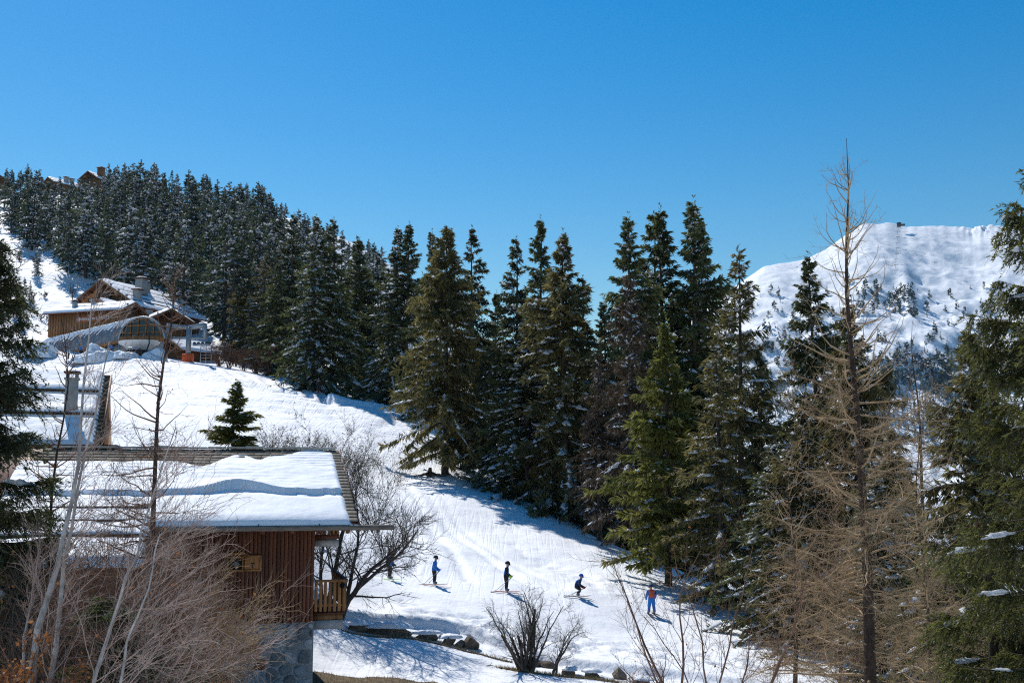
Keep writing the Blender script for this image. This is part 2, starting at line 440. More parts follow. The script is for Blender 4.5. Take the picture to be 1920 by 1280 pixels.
_A[:_n, :_n] = _tps_u(((_cx[:, None] - _cx[None]) ** 2).sum(-1)) + np.eye(_n) * 2e-4
_A[:_n, _n] = 1; _A[:_n, _n + 1:] = _cx; _A[_n, :_n] = 1; _A[_n + 1:, :_n] = _cx.T
_W = np.linalg.solve(_A, np.concatenate([_cz, np.zeros(3)]))
def base_z(x, y):
    x = np.asarray(x, float); y = np.asarray(y, float); sh = x.shape
    q = np.stack([x.ravel(), y.ravel()], -1) / _SCL
    out = np.empty(len(q))
    for i in range(0, len(q), 20000):
        c = q[i:i + 20000]
        out[i:i + 20000] = _tps_u(((c[:, None] - _cx[None]) ** 2).sum(-1)) @ _W[:_n] + _W[_n] + c @ _W[_n + 1:]
    return out.reshape(sh)
def ground(x, y):
    """terrain height in world z"""
    x = np.asarray(x, float); y = np.asarray(y, float)
    z = base_z(x, y) + features(x, y)
    far = sstep(150, 230, y)
    z = z + fbm(x * 0.06, y * 0.06, 4) * (0.35 + 2.2 * far) * sstep(20, 70, y)
    z = z + fbm(x * 0.5 + 9, y * 0.5, 3) * 0.09 * sstep(28, 40, y)
    # trodden, lumpy snow between the bank and the piste, by the willow shrub and under the trees
    lump = np.exp(-(((x - 0.6) / 3.4) ** 2 + ((y - 44.6) / 1.6) ** 2)) + 0.8 * np.exp(-(((x - 8) / 6) ** 2 + ((y - 44) / 3) ** 2)) + 0.35 * np.exp(-(((x - 4.5) / 2.5) ** 2 + ((y - 57) / 5) ** 2))
    z = z + lump * (0.16 * fbm(x * 2.4, y * 2.4, 3) + 0.05)
    # piled berm along the crest of the upper piste
    cy = np.interp(x, [-60, -36, -26, -17, -12, 0], [150, 139, 131, 126.5, 125, 124])
    z = z + np.exp(-((y - cy + 2.0) / 1.6) ** 2) * (0.45 + 0.5 * fbm(x * 0.35, y * 0.35, 3)) * sstep(-58, -45, x) * (1 - sstep(-12, -8, x))
    # ploughed ridges on the upper piste
    up = sstep(95, 115, y) * (1 - sstep(168, 185, y)) * (1 - sstep(-15, -5, x))
    z = z + up * 0.3 * fbm(x * 0.22 + 0.3 * y * 0.1, y * 0.5, 4)
    return z + CZ
def gz(x, y): return float(ground(np.array([x]), np.array([y]))[0])

_rows = np.concatenate([np.linspace(-40, 27, 40), np.linspace(27.6, 34, 24), np.linspace(34.15, 50, 105), np.linspace(50.3, 75, 75), np.linspace(75.8, 130, 80),
                        np.linspace(131, 270, 80), np.geomspace(274, 720, 45)])
_cu = np.concatenate([np.linspace(-1.6, -0.62, 26), np.linspace(-0.58, 0.58, 320), np.linspace(0.62, 1.6, 26)])
_Y = np.repeat(_rows[:, None], len(_cu), 1)
_XX = _cu[None] * (np.maximum(_rows, 8)[:, None] + 14 * np.exp(-np.maximum(_rows, 8)[:, None] / 14))
_Z = ground(_XX, _Y)
# boot prints beside the piste and on the bank, ruts worn by skiers
_rp = random.Random(12)
def _dent(x, y, r, dep):
    m_ = (np.abs(_XX - x) < r * 3) & (np.abs(_Y - y) < r * 3)
    if m_.any(): _Z[m_] -= dep * np.exp(-((_XX[m_] - x) ** 2 + ((_Y[m_] - y) * 1.0) ** 2) / r ** 2)
for (xa, ya, xb, yb, n_, w_) in ((0.2, 66, 4.6, 54.5, 46, .5), (1.6, 63, 5.4, 55, 40, .9), (3.0, 60, 6.2, 52.5, 36, .6), (-0.6, 72, 2.2, 62, 30, .8), (-3.6, 45.6, 3.2, 44.2, 120, 1.0), (2, 45, 9, 42, 70, 1.2)):
    for i in range(n_):
        f_ = (i + _rp.random()) / n_; _dent(xa + (xb - xa) * f_ + _rp.gauss(0, w_), ya + (yb - ya) * f_ + _rp.gauss(0, w_ * .6), _rp.uniform(.13, .24), _rp.uniform(.07, .16))
def _rut(pts, r, dep):
    ps = [P(*q) for q in pts]; tt = np.linspace(0, len(ps) - 1, 160)
    X_ = np.interp(tt, range(len(ps)), [p.x for p in ps]); Y_ = np.interp(tt, range(len(ps)), [p.y for p in ps])
    for x, y in zip(X_, Y_): _dent(x, y, r, dep)
for k_ in range(5): _rut([(690 + 14 * k_, 812, 104), (718 + 13 * k_, 792, 112), (752 + 9 * k_, 776, 121)], .34, .05)
for k_ in range(7): _rut([(392 + 34 * k_, 690 + 6 * k_, 146 - 2 * k_), (430 + 30 * k_, 718 + 5 * k_, 136 - 2 * k_), (470 + 22 * k_, 742 + 3 * k_, 128)], .45, .07)
for a_, b_, c_ in ((820, 900, 990), (829, 909, 999), (850, 935, 1060), (790, 840, 875), (798, 849, 884), (770, 790, 770)): _rut([(a_ - 40, 900, 86), (a_, 960, 72), (b_, 1030, 62), (c_, 1090, 54)], .2, .05)
mb = MB(); mb.grid(np.stack([_XX, _Y, _Z], -1), flip=True)
ground_obj = tag(mb.build("ground", M['snow'], smooth=True), kind="structure", label="snow covered slope and ski piste between the trees")

# snow piles pushed up by the lift station
def lump_mesh(rx, ry, rz, seed, rough=0.35, n=22, freq=1.3):
    th = np.linspace(0, 2 * math.pi, n * 2 + 1); ph = np.linspace(0.0, math.pi / 2, n // 2 + 1)
    T, Ph = np.meshgrid(th, ph)
    T2 = np.where(T >= 2 * math.pi - 1e-6, 0, T)
    r = 1 + rough * fbm(np.cos(T2) * freq * np.cos(Ph) + seed * 3.7, np.sin(T2) * freq * np.cos(Ph) + Ph * freq + seed, 3)
    p = np.stack([np.cos(T) * np.cos(Ph) * rx * r, np.sin(T) * np.cos(Ph) * ry * r, np.sin(Ph) * rz * r - 0.25 * rz], -1)
    b = MB(); b.grid(p, flip=True); return b
for px, py, d, rx, ry, rz, sd, lb in [(186, 668, 145.5, 3.4, 1.8, 2.6, 1, "largest heap of ploughed snow in front of the chairlift station"),
                                  (288, 668, 146.5, 2.1, 1.3, 1.9, 2, "small bluish snow heap at the foot of the station glazing"),
                                  (66, 655, 150, 4.2, 2.0, 2.3, 3, "rounded snow heap at the low end of the curved roof"),
                                  (234, 672, 145, 1.6, 1.2, 1.2, 4, "low snow heap between the two taller heaps by the station")]:
    c = P(px, py, d); o = lump_mesh(rx, ry, rz, sd, 0.5).build("snow_heap", M['snow_roof'], smooth=True)
    o.location = (c.x, c.y, gz(c.x, c.y)); tag(o, lb, "snow heap", "snow heaps by the station")

# ================================================================== far mountain
_ridge0 = np.array([(700,905),(880,850),(980,790),(1060,735),(1150,680),(1250,620),(1330,575),(1400,524),(1440,497),(1480,489),(1520,482),(1560,462),(1600,434),(1636,413),(1690,412),(1715,420),(1800,417),(1842,423),(1870,419),(1900,418),(1940,420),(2000,424),(2200,450),(2500,500)], float)
_rx = np.linspace(700, 2500, 900); _ry = np.interp(_rx, _ridge0[:, 0], _ridge0[:, 1])
_kern = np.exp(-np.linspace(-2, 2, 15) ** 2); _kern /= _kern.sum(); _ry = np.convolve(np.pad(_ry, 7, mode='edge'), _kern, 'valid')
_ry = _ry + 3.0 * fbm(_rx * 0.05, _rx * 0, 4) + 5 * np.exp(-((_rx - 1856) / 22) ** 2) * fbm(_rx * .2, _rx * 0 + 4, 3)
_ridge = np.stack([_rx, _ry], -1)
def mountain_pts():
    pxs = np.concatenate([np.linspace(720, 1100, 50, endpoint=False), np.linspace(1100, 1960, 300), np.linspace(1962, 2480, 50)]); ts = np.concatenate([np.linspace(-0.25, 0, 12, endpoint=False), np.linspace(0, 1, 210) ** 1.15])
    PX, T = np.meshgrid(pxs, ts, indexing='ij')
    rp = np.interp(PX, _ridge[:, 0], _ridge[:, 1])
    _k2 = np.exp(-np.linspace(-2, 2, 61) ** 2); _k2 /= _k2.sum(); _sm = np.convolve(np.pad(_ridge[:, 1], 30, mode='edge'), _k2, 'valid')
    rs_ = np.interp(PX, _ridge[:, 0], _sm); rp = rs_ + (rp - rs_) * np.exp(-np.maximum(T, 0) / 0.07)      # crest detail fades down the face
    Dr = 3000 + 120 * fbm(PX * 0.002, PX * 0 + 1.7, 2) - 250 * sstep(1780, 2200, PX)
    zr = (900 - rp) / FPX * Dr
    d = Dr - T * (Dr - 1350)
    zb = -185.0
    prof = (1 - T) ** 1.12
    z = np.where(T >= 0, zb + (zr - zb) * prof, zr + T * 900)
    x = (PX - 960) / FPX * d
    # relief: gullies and knolls, calm on the groomed run
    run = np.exp(-((PX - 1702 - 60 * (T - 0.1)) / 16) ** 2) * (T < 0.42)
    e = np.clip(T * 14, 0, 1) * (T >= 0)
    rel = fbm(x * 0.0030, d * 0.0024, 7, 0.5) * 62 + fbm(x * 0.014, d * 0.014, 4, .5) * 5
    rid = -np.abs(fbm(x * 0.0055 + .0022 * d + 4, d * 0.0035 + 2, 5, .6)) * 62 + np.abs(fbm(x * 0.003 - .002 * d, d * 0.0025 + 8, 5)) * 34
    z = z + ((rel + rid) * (1 - 0.7 * run) + 22) * e * (0.36 + 0.64 * sstep(0.05, 0.34, T))
    z = z + fbm(x * 0.05, d * 0.05, 3) * 3.2 * e * (1 - run) * sstep(0.08, 0.4, T)
    # jagged crest by the right-hand shoulder
    z = z + np.exp(-((PX - 1852) / 26) ** 2) * np.exp(-(T / 0.04) ** 2) * 26 * np.abs(fbm(PX * 0.12, T * 30, 3))
    return np.stack([x, d, z + CZ], -1)
_mp = mountain_pts()
mm, nt, N, L, b = new_mat("mountain_snow_rock")
co = coords(nt, "Object")
geo = nt.nodes.new("ShaderNodeNewGeometry"); sepn = nt.nodes.new("ShaderNodeSeparateXYZ"); L.new(geo.outputs["Normal"], sepn.inputs[0])
steep = ramp(nt, math_n(nt, 'ADD', sepn.outputs[2], math_n(nt, 'MULTIPLY', noise_tex(nt, 0.02, 6, 0.7, co), 0.42)), [(0.74, (1, 1, 1)), (0.84, (0, 0, 0))])
spots = ramp(nt, noise_tex(nt, 0.075, 5, 0.66, co), [(0.625, (0, 0, 0)), (0.65, (1, 1, 1))])
belt = ramp(nt, noise_tex(nt, 0.0035, 3, 0.6, co), [(0.45, (0, 0, 0)), (0.6, (1, 1, 1))])
rk = math_n(nt, 'MAXIMUM', math_n(nt, 'MULTIPLY', spots, belt), math_n(nt, 'MULTIPLY', steep, 0.8))
L.new(mixc(nt, rk, (0.84, 0.86, 0.89), (0.13, 0.13, 0.14)), b.inputs["Base Color"])
b.inputs["Roughness"].default_value = 0.75; b.inputs["Specular IOR Level"].default_value = 0.1
n1 = bump(nt, noise_tex(nt, 0.009, 7, 0.52, co), 0.5, 16)
L.new(bump(nt, noise_tex(nt, 0.08, 4, 0.6, co), 0.35, 2, n1), b.inputs["Normal"])
mb = MB(); mb.grid(_mp, flip=False)
mountain = tag(mb.build("mountain", mm, smooth=True), kind="structure", label="snow covered mountain with a rounded summit beyond the valley")
_tri = []
_A_, _B_, _ = _mp.shape
_idx = np.arange(_A_ * _B_).reshape(_A_, _B_)
_q = np.stack([_idx[:-1, :-1], _idx[1:, :-1], _idx[1:, 1:], _idx[:-1, 1:]], -1).reshape(-1, 4)
mount_bvh = BVHTree.FromPolygons([tuple(p) for p in _mp.reshape(-1, 3)], [tuple(q) for q in _q])
def on_mountain(px, py):
    o = Vector((0, 0, CZ)); d = (P(px, py, 1000) - o).normalized()
    return mount_bvh.ray_cast(o, d)[0]
# valley floor out to the horizon, below everything that is seen
vb = MB()
_ang = np.linspace(0, 2 * math.pi, 73); _rad = np.array([0, 300, 700, 1200, 1900, 2700, 3450.0])
_rr, _aa = np.meshgrid(_rad, _ang, indexing='ij')
vb.grid(np.stack([np.cos(_aa) * _rr, np.sin(_aa) * _rr + 300, -205.0 + 6 * fbm(_rr * .002 * np.cos(_aa), _rr * .002 * np.sin(_aa), 3)], -1), flip=True)
tag(vb.build("valley_terrain", M['snow_valley'], smooth=True), kind="structure", label="snowy valley floor far below the slope")
# ================================================================== near chalet
YAW = R(15)
wall_corner = P(587, 1163, 30.5)
ZB = CZ - 7.6                                     # foot of the stone base
chalet = empty("chalet", (wall_corner.x, wall_corner.y, ZB), YAW)
tag(chalet, "dark wooden chalet on a stone base with thick snow on its roof", "chalet")
def lz(py, d): return P(960, py, d).z - ZB         # photo row at distance d -> chalet z
Z_FLOOR = lz(1163, 30.5); Z_EAVE = lz(979, 29.6); Z_RIDGE = lz(845, 34.8)
EAVE_Y, RIDGE_Y, VERGE_X, ROOF_L = -1.3, 4.2, 1.03, -8.3
slope = (Z_RIDGE - Z_EAVE) / (RIDGE_Y - EAVE_Y)
def roof_z(y): return Z_EAVE + slope * (y - EAVE_Y) if y <= RIDGE_Y else Z_RIDGE - slope * (y - RIDGE_Y)
LOW_X, LOW_Y = -4.3, -3.5                          # lower wing: the roof runs further down on this stretch
# core behind the cladding
b = MB()
top = roof_z(0) - 0.12
b.prism([(0, 0.06, 0.0), (0, 8.2, 0.0), (0, 8.2, roof_z(8.2) - 0.15), (0, RIDGE_Y, Z_RIDGE - 0.15), (0, 0.06, top)], (-9.2, 0, 0))
b.build("wall_core", M['wood_dark'], chalet)
# cladding boards
bw = 0.105; me = MB(); bevel_box(me, (-bw / 2 + 0.006, -0.028, 0), (bw / 2 - 0.006, 0.03, 1.0), 0.008)
board_me = me.mesh("cladding_board", M['wood_dark'])
rb = random.Random(3)
nb = int(9.0 / bw)
for i in range(nb):
    x = -bw * (i + 0.5)
    o = link_mesh("cladding_board", board_me, chalet, (x, -0.006 if i % 2 else 0.012, Z_FLOOR - 0.05 + rb.uniform(-0.02, 0.02)), (0, 0, 0), (1, 1, roof_z(0) - Z_FLOOR - 0.05))
# stone base: mortar slab with stones standing proud
def voronoi_cells(w, h, cell, rnd):
    pts = []
    ny = int(h / (cell * 0.8)) + 1; nx = int(w / cell) + 1
    for j in range(-1, ny + 1):
        for i in range(-1, nx + 1):
            pts.append(((i + 0.5 + 0.5 * (j % 2) + rnd.uniform(-.38, .38)) * cell, (j + 0.5 + rnd.uniform(-.36, .36)) * cell * 0.8))
    out = []
    for k, p in enumerate(pts):
        if not (-cell * .3 < p[0] < w + cell * .3 and -cell * .3 < p[1] < h + cell * .3): continue
        poly = [(0, 0), (w, 0), (w, h), (0, h)]
        for m_, q in enumerate(pts):
            if m_ == k or abs(q[0] - p[0]) + abs(q[1] - p[1]) > cell * 4: continue
            nx_, ny_ = q[0] - p[0], q[1] - p[1]; c = (q[0] ** 2 + q[1] ** 2 - p[0] ** 2 - p[1] ** 2) / 2
            new = []
            for a_, b_ in zip(poly, poly[1:] + poly[:1]):
                da = a_[0] * nx_ + a_[1] * ny_ - c; db = b_[0] * nx_ + b_[1] * ny_ - c
                if da <= 0: new.append(a_)
                if da * db < 0:
                    t = da / (da - db); new.append((a_[0] + t * (b_[0] - a_[0]), a_[1] + t * (b_[1] - a_[1])))
            poly = new
            if len(poly) < 3: break
        if len(poly) >= 3: out.append(poly)
    return out
b = MB(); b.box((-9.2, -0.02, 0), (0.02, 0.3, Z_FLOOR - 0.03)); base_wall = b.build("stone_base", M['mortar'], chalet)
W_, H_ = 6.4, Z_FLOOR - 0.05
open_rects = [(-3.0, -1.95, lz(1222, 30.5), lz(1176, 30.5)), (-1.62, -1.28, lz(1250, 30.5), lz(1231, 30.5))]
for poly in voronoi_cells(W_, H_, 0.40, random.Random(8)):
    cx = sum(p[0] for p in poly) / len(poly); cz = sum(p[1] for p in poly) / len(poly)
    if any(a < cx - W_ < c and e < cz < f for a, c, e, f in open_rects): continue
    k = rb.uniform(0.78, 0.92); dep = rb.uniform(0.015, 0.05)
    # rounded: cut the corners of the cell once
    pl = []
    for a_, b_ in zip(poly, poly[1:] + poly[:1]):
        for t in (0.22, 0.78): pl.append((a_[0] + t * (b_[0] - a_[0]), a_[1] + t * (b_[1] - a_[1])))
    n = len(pl); s = MB(); v = []
    for f_, y in ((k, -0.02), (k * 0.97, -0.02 - dep * 0.7), (k * 0.72, -0.02 - dep)):
        v += [(cx - W_ + (p[0] - cx) * f_, y, cz + (p[1] - cz) * f_) for p in pl]
    q = [(r * n + i, r * n + (i + 1) % n, (r + 1) * n + (i + 1) % n, (r + 1) * n + i) for r in range(2) for i in range(n)]
    s.add(v, q, [(2 * n, 2 * n + i, 2 * n + i + 1) for i in range(1, n - 1)])
    s.build("stone", M['stone'], base_wall)
# window and shutters
def window(parent, x0, x1, z0, z1, pane='glass', y=0.0, frame='wood_light'):
    f = MB(); t = 0.05
    f.box((x0, y - 0.06, z0), (x1, y - 0.02, z0 + t)); f.box((x0, y - 0.06, z1 - t), (x1, y - 0.02, z1))
    f.box((x0, y - 0.058, z0 + t), (x0 + t, y - 0.02, z1 - t)); f.box((x1 - t, y - 0.058, z0 + t), (x1, y - 0.02, z1 - t))
    w = f.build("window", M[frame], parent)
    g = MB(); g.box((x0 + t, y - 0.035, z0 + t), (x1 - t, y - 0.025, z1 - t)); g.build("pane", M[pane], w)
    return w
def cx_(px, d=30.5): return -(587 - px) / FPX * d / math.cos(YAW)      # photo column -> chalet x on the front wall
def shutter(px0, px1, py0, py1, label):
    x0, x1, z0, z1 = cx_(px0), cx_(px1), lz(py1, 30.4), lz(py0, 30.4)
    s = MB(); bevel_box(s, (x0, -0.10, z0), (x1, -0.055, z1), 0.008)
    o = s.build("shutter", M['wood_light'], chalet); o["label"] = label
    for (a, c, e, f) in ((x0 + .005, x1 - .005, z0 + .01, z0 + .06), (x0 + .005, x1 - .005, z1 - .06, z1 - .01), (x0 + .005, x0 + .06, z0 + .065, z1 - .065), (x1 - .06, x1 - .005, z0 + .065, z1 - .065)):
        m_ = MB(); m_.box((a, -0.122, e), (c, -0.10, f)); m_.build("shutter_rail", M['wood_light'], o)
    m_ = MB(); m_.box(((x0 + x1) / 2 - .05, -0.118, z0 + .2), ((x0 + x1) / 2 + .05, -0.1, z0 + .23)); m_.box((x0 + .2, -0.117, z0 + .08), (x0 + .225, -0.1, z0 + .18)); m_.build("shutter_cutout", M['dark'], o)
window(chalet, cx_(436), cx_(465), lz(1068, 30.4), lz(1040, 30.4)); shutter(466, 495, 1038, 1068, "open light wooden shutter on the dark boards")
window(chalet, cx_(434), cx_(460), lz(1218, 30.4), lz(1189, 30.4), 'white_paint'); shutter(462, 495, 1187, 1219, "open light wooden shutter in the stone base")
for (a, c, y0, y1) in ((428, 467, 1033, 1037), (430, 472, 1178, 1186)):
    m_ = MB(); m_.box((cx_(a), -0.12, lz(y1, 30.4)), (cx_(c), -0.03, lz(y0, 30.4))); m_.build("lintel", M['wood_light'], chalet)
m_ = MB(); m_.box((-1.62, -0.05, lz(1250, 30.5)), (-1.28, -0.022, lz(1231, 30.5))); m_.build("vent_hatch", M['wood_dark'], chalet)
# ---- roof
def deck(x0, x1, ya, yb, name, thick=0.14, mat='wood_dark'):
    d = MB(); d.prism([(x0, ya, roof_z(ya)), (x0, yb, roof_z(yb)), (x0, yb, roof_z(yb) - thick), (x0, ya, roof_z(ya) - thick)], (x1 - x0, 0, 0)); return d.build(name, M[mat], chalet)
roof = deck(ROOF_L, VERGE_X, EAVE_Y, RIDGE_Y - 0.003, "roof")
deck(ROOF_L, VERGE_X, RIDGE_Y + 0.003, 9.6, "roof_back", mat='shingle')
deck(ROOF_L, LOW_X, LOW_Y, EAVE_Y - 0.004, "lower_roof")
rowh = 0.235
sh = MB(); bevel_box(sh, (-0.245, 0, 0), (0.245, 0.34, 0.035), 0.006); sh_me = sh.mesh("shingle", M['shingle'])
sh2 = MB(); bevel_box(sh2, (-0.16, 0, 0), (0.16, 0.34, 0.035), 0.006); sh2_me = sh2.mesh("shingle_short", M['shingle'])
pitch = math.atan(slope); nrow = int((RIDGE_Y - EAVE_Y) / rowh)
for r in range(nrow):
    y = EAVE_Y + 0.02 + r * rowh
    # courses end at the verge: one short shingle each
    link_mesh("shingle", sh2_me, roof, (VERGE_X - 0.14 + rb.uniform(-.02, .03), y, roof_z(y) + 0.02), (pitch * 0.72, 0, rb.uniform(-.02, .02)))
    link_mesh("shingle", sh2_me, roof, (VERGE_X - 0.47 + rb.uniform(-.02, .02), y + 0.004, roof_z(y) + 0.018), (pitch * 0.72, 0, 0))
    if r >= nrow - 8:
        x = VERGE_X - 0.9 - rb.random() * 0.4
        while x > -8.0:
            link_mesh("shingle", sh_me, roof, (x, y + rb.uniform(-.012, .012), roof_z(y) + 0.02), (pitch * 0.72 + rb.uniform(-.01, .01), 0, rb.uniform(-.012, .012)))
            x -= 0.5
x = VERGE_X - 0.1
while x > -7.2:                                     # pale ridge boards
    c = MB(); bevel_box(c, (x - 0.56, RIDGE_Y - 0.16, Z_RIDGE + 0.035), (x, RIDGE_Y + 0.13, Z_RIDGE + 0.035 + rb.uniform(.05, .09)), 0.012)
    c.build("ridge_board", M['ridge_cap'], roof); x -= 0.57
# verge boards, rafter tails, wooden gutter
c = MB(); c.bar((VERGE_X + 0.03, EAVE_Y - 0.02, roof_z(EAVE_Y) - 0.1), (VERGE_X + 0.03, RIDGE_Y, Z_RIDGE - 0.1), 0.05, 0.24); c.build("verge_board", M['wood_dark'], chalet)
for i in range(13):
    x = VERGE_X - 0.25 - i * 0.75
    if x < LOW_X + 0.1: break
    c = MB(); c.bar((x, EAVE_Y + 0.06, roof_z(EAVE_Y) - 0.22), (x, 0.2, roof_z(0.2) - 0.22), 0.1, 0.15); c.build("rafter", M['wood_dark'], chalet)
c = MB()
a0 = Vector((-4.2, EAVE_Y - 0.1, lz(988, 29.4))); a1 = Vector((2.02, EAVE_Y - 0.1, lz(988, 29.6)))
c.tubes(np.array([[tuple(a0.lerp(a1, t)) for t in np.linspace(0, 1, 8)]]), np.full((1, 8), 0.075), 8, cap=True)
c.build("gutter", M['wood_grey'], chalet, smooth=True)
for x in (-3.2, -1.6, 0.0, 0.9):
    c = MB(); c.bar((x, EAVE_Y - 0.1, lz(988, 29.4) + 0.09), (x, EAVE_Y + 0.12, roof_z(EAVE_Y) - 0.12), 0.02, 0.04); c.build("gutter_hook", M['black_iron'], chalet)
# ---- roof snow
def roof_snow(x0, x1, y0, y1, nx, ny, thick, name, parent, seed, zf=roof_z):
    xs = np.linspace(x0, x1, nx); ys = np.linspace(y0, y1, ny); Xg, Yg = np.meshgrid(xs, ys, indexing='ij')
    Zr = np.vectorize(zf)(Yg); T = thick(Xg, Yg)
    b = MB(); topz = Zr + T
    b.grid(np.stack([Xg, Yg, topz], -1), flip=True)
    return b.build(name, M['snow_roof'], parent, smooth=True)
def snow_upper(x, y):
    v = (RIDGE_Y - y) / (RIDGE_Y - EAVE_Y)               # 0 ridge .. 1 eave
    u = x
    # bare shingles along the ridge, more of them to the left, with two notches
    edge = 0.05 + 0.16 * sstep(-1.6, -4.4, u) + 0.10 * np.exp(-((u + 1.55) / 0.28) ** 2) + 0.14 * np.exp(-((u + 3.1) / 0.55) ** 2) + 0.02 * fbm(u * 2.2, u * 0 + 1, 3)
    edge = np.where(u > -0.55, np.minimum(edge, 0.05 - 0.10 * sstep(-0.55, 0.3, u)), edge)
    crack = 0.655 - 0.075 * np.exp(-((u + 2.1) / 0.75) ** 2) + 0.012 * fbm(u * 1.5, u * 0 + 5, 2)
    low = crack + 0.055 + 0.02 * np.exp(-((u + 2.4) / 0.7) ** 2) + 0.016 * fbm(u * 2.4, u * 0 + 9, 3)
    t_up = 0.045 + 0.10 * sstep(0.05, 0.35, v) + 0.05 * sstep(crack - 0.16, crack - 0.02, v) * sstep(-6, -3, u) + 0.12 * np.exp(-((u + 2.1) / 0.8) ** 2) * sstep(crack - 0.12, crack, v)
    rip = 0.012 * np.sin(v * nrow * 2 * math.pi + 1.5 * fbm(u * .8, y * 0, 2)) * (1 - sstep(0.35, 0.6, v)) * sstep(-.3, .4, fbm(u * .9 + 3, y * .9, 2) + .2) + 0.045 * fbm(u * 1.2, y * 2.2, 4)
    t_lo = 0.07 + 0.09 * sstep(low - 0.03, low + 0.06, v)
    mid = 0.05 + 0.025 * fbm(u * 2, y * 2, 2)
    t = np.where(v < crack, t_up + rip, np.where(v < low, mid, t_lo + 0.02 * fbm(u * 1.1, y * 1.4, 3)))
    t = t * sstep(edge - 0.012, edge + 0.035, v) - 0.05 * (1 - sstep(edge - 0.02, edge + 0.01, v))
    vx = VERGE_X - 0.17 + 0.04 * fbm(y * 1.7, y * 0 + 2, 3)
    t = t * (1 - sstep(vx - 0.14, vx, u) ** 1.5) - 0.06 * sstep(vx - 0.02, vx + 0.04, u)
    ev = np.clip((y - EAVE_Y + 0.10) / 0.45, 0, 1)
    return t * np.sqrt(1 - (1 - ev) ** 2) - 0.06 * (1 - sstep(0, .15, ev))
roof_snow(ROOF_L + 0.05, VERGE_X + 0.02, EAVE_Y - 0.12, RIDGE_Y - 0.1, 170, 140, snow_upper, "roof_snow", chalet, 1)
def snow_low(x, y):
    v = (EAVE_Y - y) / (EAVE_Y - LOW_Y)
    t = 0.2 + 0.05 * fbm(x * 1.3, y * 2, 3) - 0.1 * np.exp(-((v - 0.42) / 0.04) ** 2) - 0.1 * np.exp(-((v + 0.05) / 0.04) ** 2)
    t *= sstep(LOW_Y - 0.1, LOW_Y + 0.1, y) ** 0.5 * (1 - sstep(LOW_X - 0.16, LOW_X + 0.02, x))
    return t - 0.03
roof_snow(ROOF_L + 0.05, LOW_X + 0.03, LOW_Y - 0.1, EAVE_Y - 0.1, 90, 60, snow_low, "lower_roof_snow", chalet, 2)
for y in (-0.55, EAVE_Y - 0.95, EAVE_Y - 0.08):      # log snow guards on the lower wing
    lp = np.array([[(-8.9 + 4.45 * t, y + 0.03 * math.sin(5 * t), roof_z(y) + 0.13) for t in np.linspace(0, 1, 7)]])
    c = MB(); c.tubes(lp, np.full((1, 7), 0.06), 7, cap=True); c.build("snow_guard_log", M['bark'], chalet, smooth=True)
for r in range(9):
    y = LOW_Y + 0.02 + r * rowh
    link_mesh("shingle", sh2_me, roof, (LOW_X - 0.13, y, roof_z(y) + 0.02), (pitch * 0.72, 0, rb.uniform(-.02, .02)))
c = MB(); c.prism([(-9, 0.05, 0.3), (-9, LOW_Y + 0.6, 0.3), (-9, LOW_Y + 0.6, roof_z(LOW_Y + .6) - 0.16), (-9, 0.05, roof_z(0.05) - 0.16)], (4.4, 0, 0)); c.build("lower_wing_wall", M['wood_dark'], chalet)
for i in range(42):
    link_mesh("cladding_board", board_me, chalet, (-4.66 - bw * i, LOW_Y + 0.59 - (0.01 if i % 2 else 0), 0.3), (0, 0, 0), (1, 1, roof_z(LOW_Y + .6) - .5))
# ---- balconies on the gable side
def balcony(x1, y0, y1, z_floor, z_rail, nfront, nside, name, label, slab=True):
    e = MB(); e.box((0.03, y0, z_floor - 0.06), (x1, y1, z_floor)); o = e.build(name, M['wood_dark'], chalet); o["label"] = label
    for i in range(nfront):
        x = 0.07 + (x1 - 0.12) * i / (nfront - 1)
        c = MB(); bevel_box(c, (x - 0.042, y0 - 0.05, z_floor + 0.03), (x + 0.042, y0 - 0.022, z_rail - 0.03), 0.006); c.build("baluster", M['wood_light'], o)
    for i in range(nside):
        y = y0 + 0.1 + (y1 - y0 - 0.15) * i / (nside - 1)
        c = MB(); bevel_box(c, (x1 + 0.0, y - 0.042, z_floor + 0.03), (x1 + 0.028, y + 0.042, z_rail - 0.03), 0.006); c.build("baluster", M['wood_light'], o)
    c = MB(); c.bar((0.03, y0 - 0.03, z_rail), (x1 + 0.04, y0 - 0.03, z_rail), 0.1, 0.06); c.build("hand_rail", M['wood_light'], o)
    c = MB(); c.bar((x1 + 0.015, y0 + 0.03, z_rail + 0.002), (x1 + 0.015, y1, z_rail + 0.002), 0.1, 0.06); c.build("hand_rail", M['wood_grey'], o)
    c = MB(); c.bar((0.03, y0 - 0.015, z_floor + 0.2), (x1, y0 - 0.015, z_floor + 0.2), 0.03, 0.07); c.build("lower_rail", M['wood_light'], o)
    for y in (y0 + 0.12, (y0 + y1) / 2, y1 - 0.15):
        c = MB(); c.bar((0.02, y, z_floor - 0.14), (x1 - 0.06, y, z_floor - 0.14), 0.12, 0.14); c.build("joist", M['wood_mid'], o)
    return o
zf, zr = lz(1146, 30.9), lz(1087, 30.9)
bal = balcony(0.90, 0.12, 3.6, zf, zr, 7, 20, "balcony", "small light wooden balcony on the side of the chalet")
c = MB(); 
for i in range(6): pass
a_ = np.linspace(0, 2 * math.pi, 13)
c.tubes(np.array([[(0.80, 0.02, zr - 0.13), (0.80, -0.06, zr - 0.13), (0.80, -0.11, zr - 0.14)]]), np.array([[0.075, 0.08, 0.03]]), 10, cap=True); c.build("wall_lamp", M['black_iron'], bal, smooth=True)
c = MB(); c.box((0.04, 0.14, zf - 0.46), (0.86, 3.4, zf - 0.22)); c.build("balcony_footing", M['concrete'], chalet)
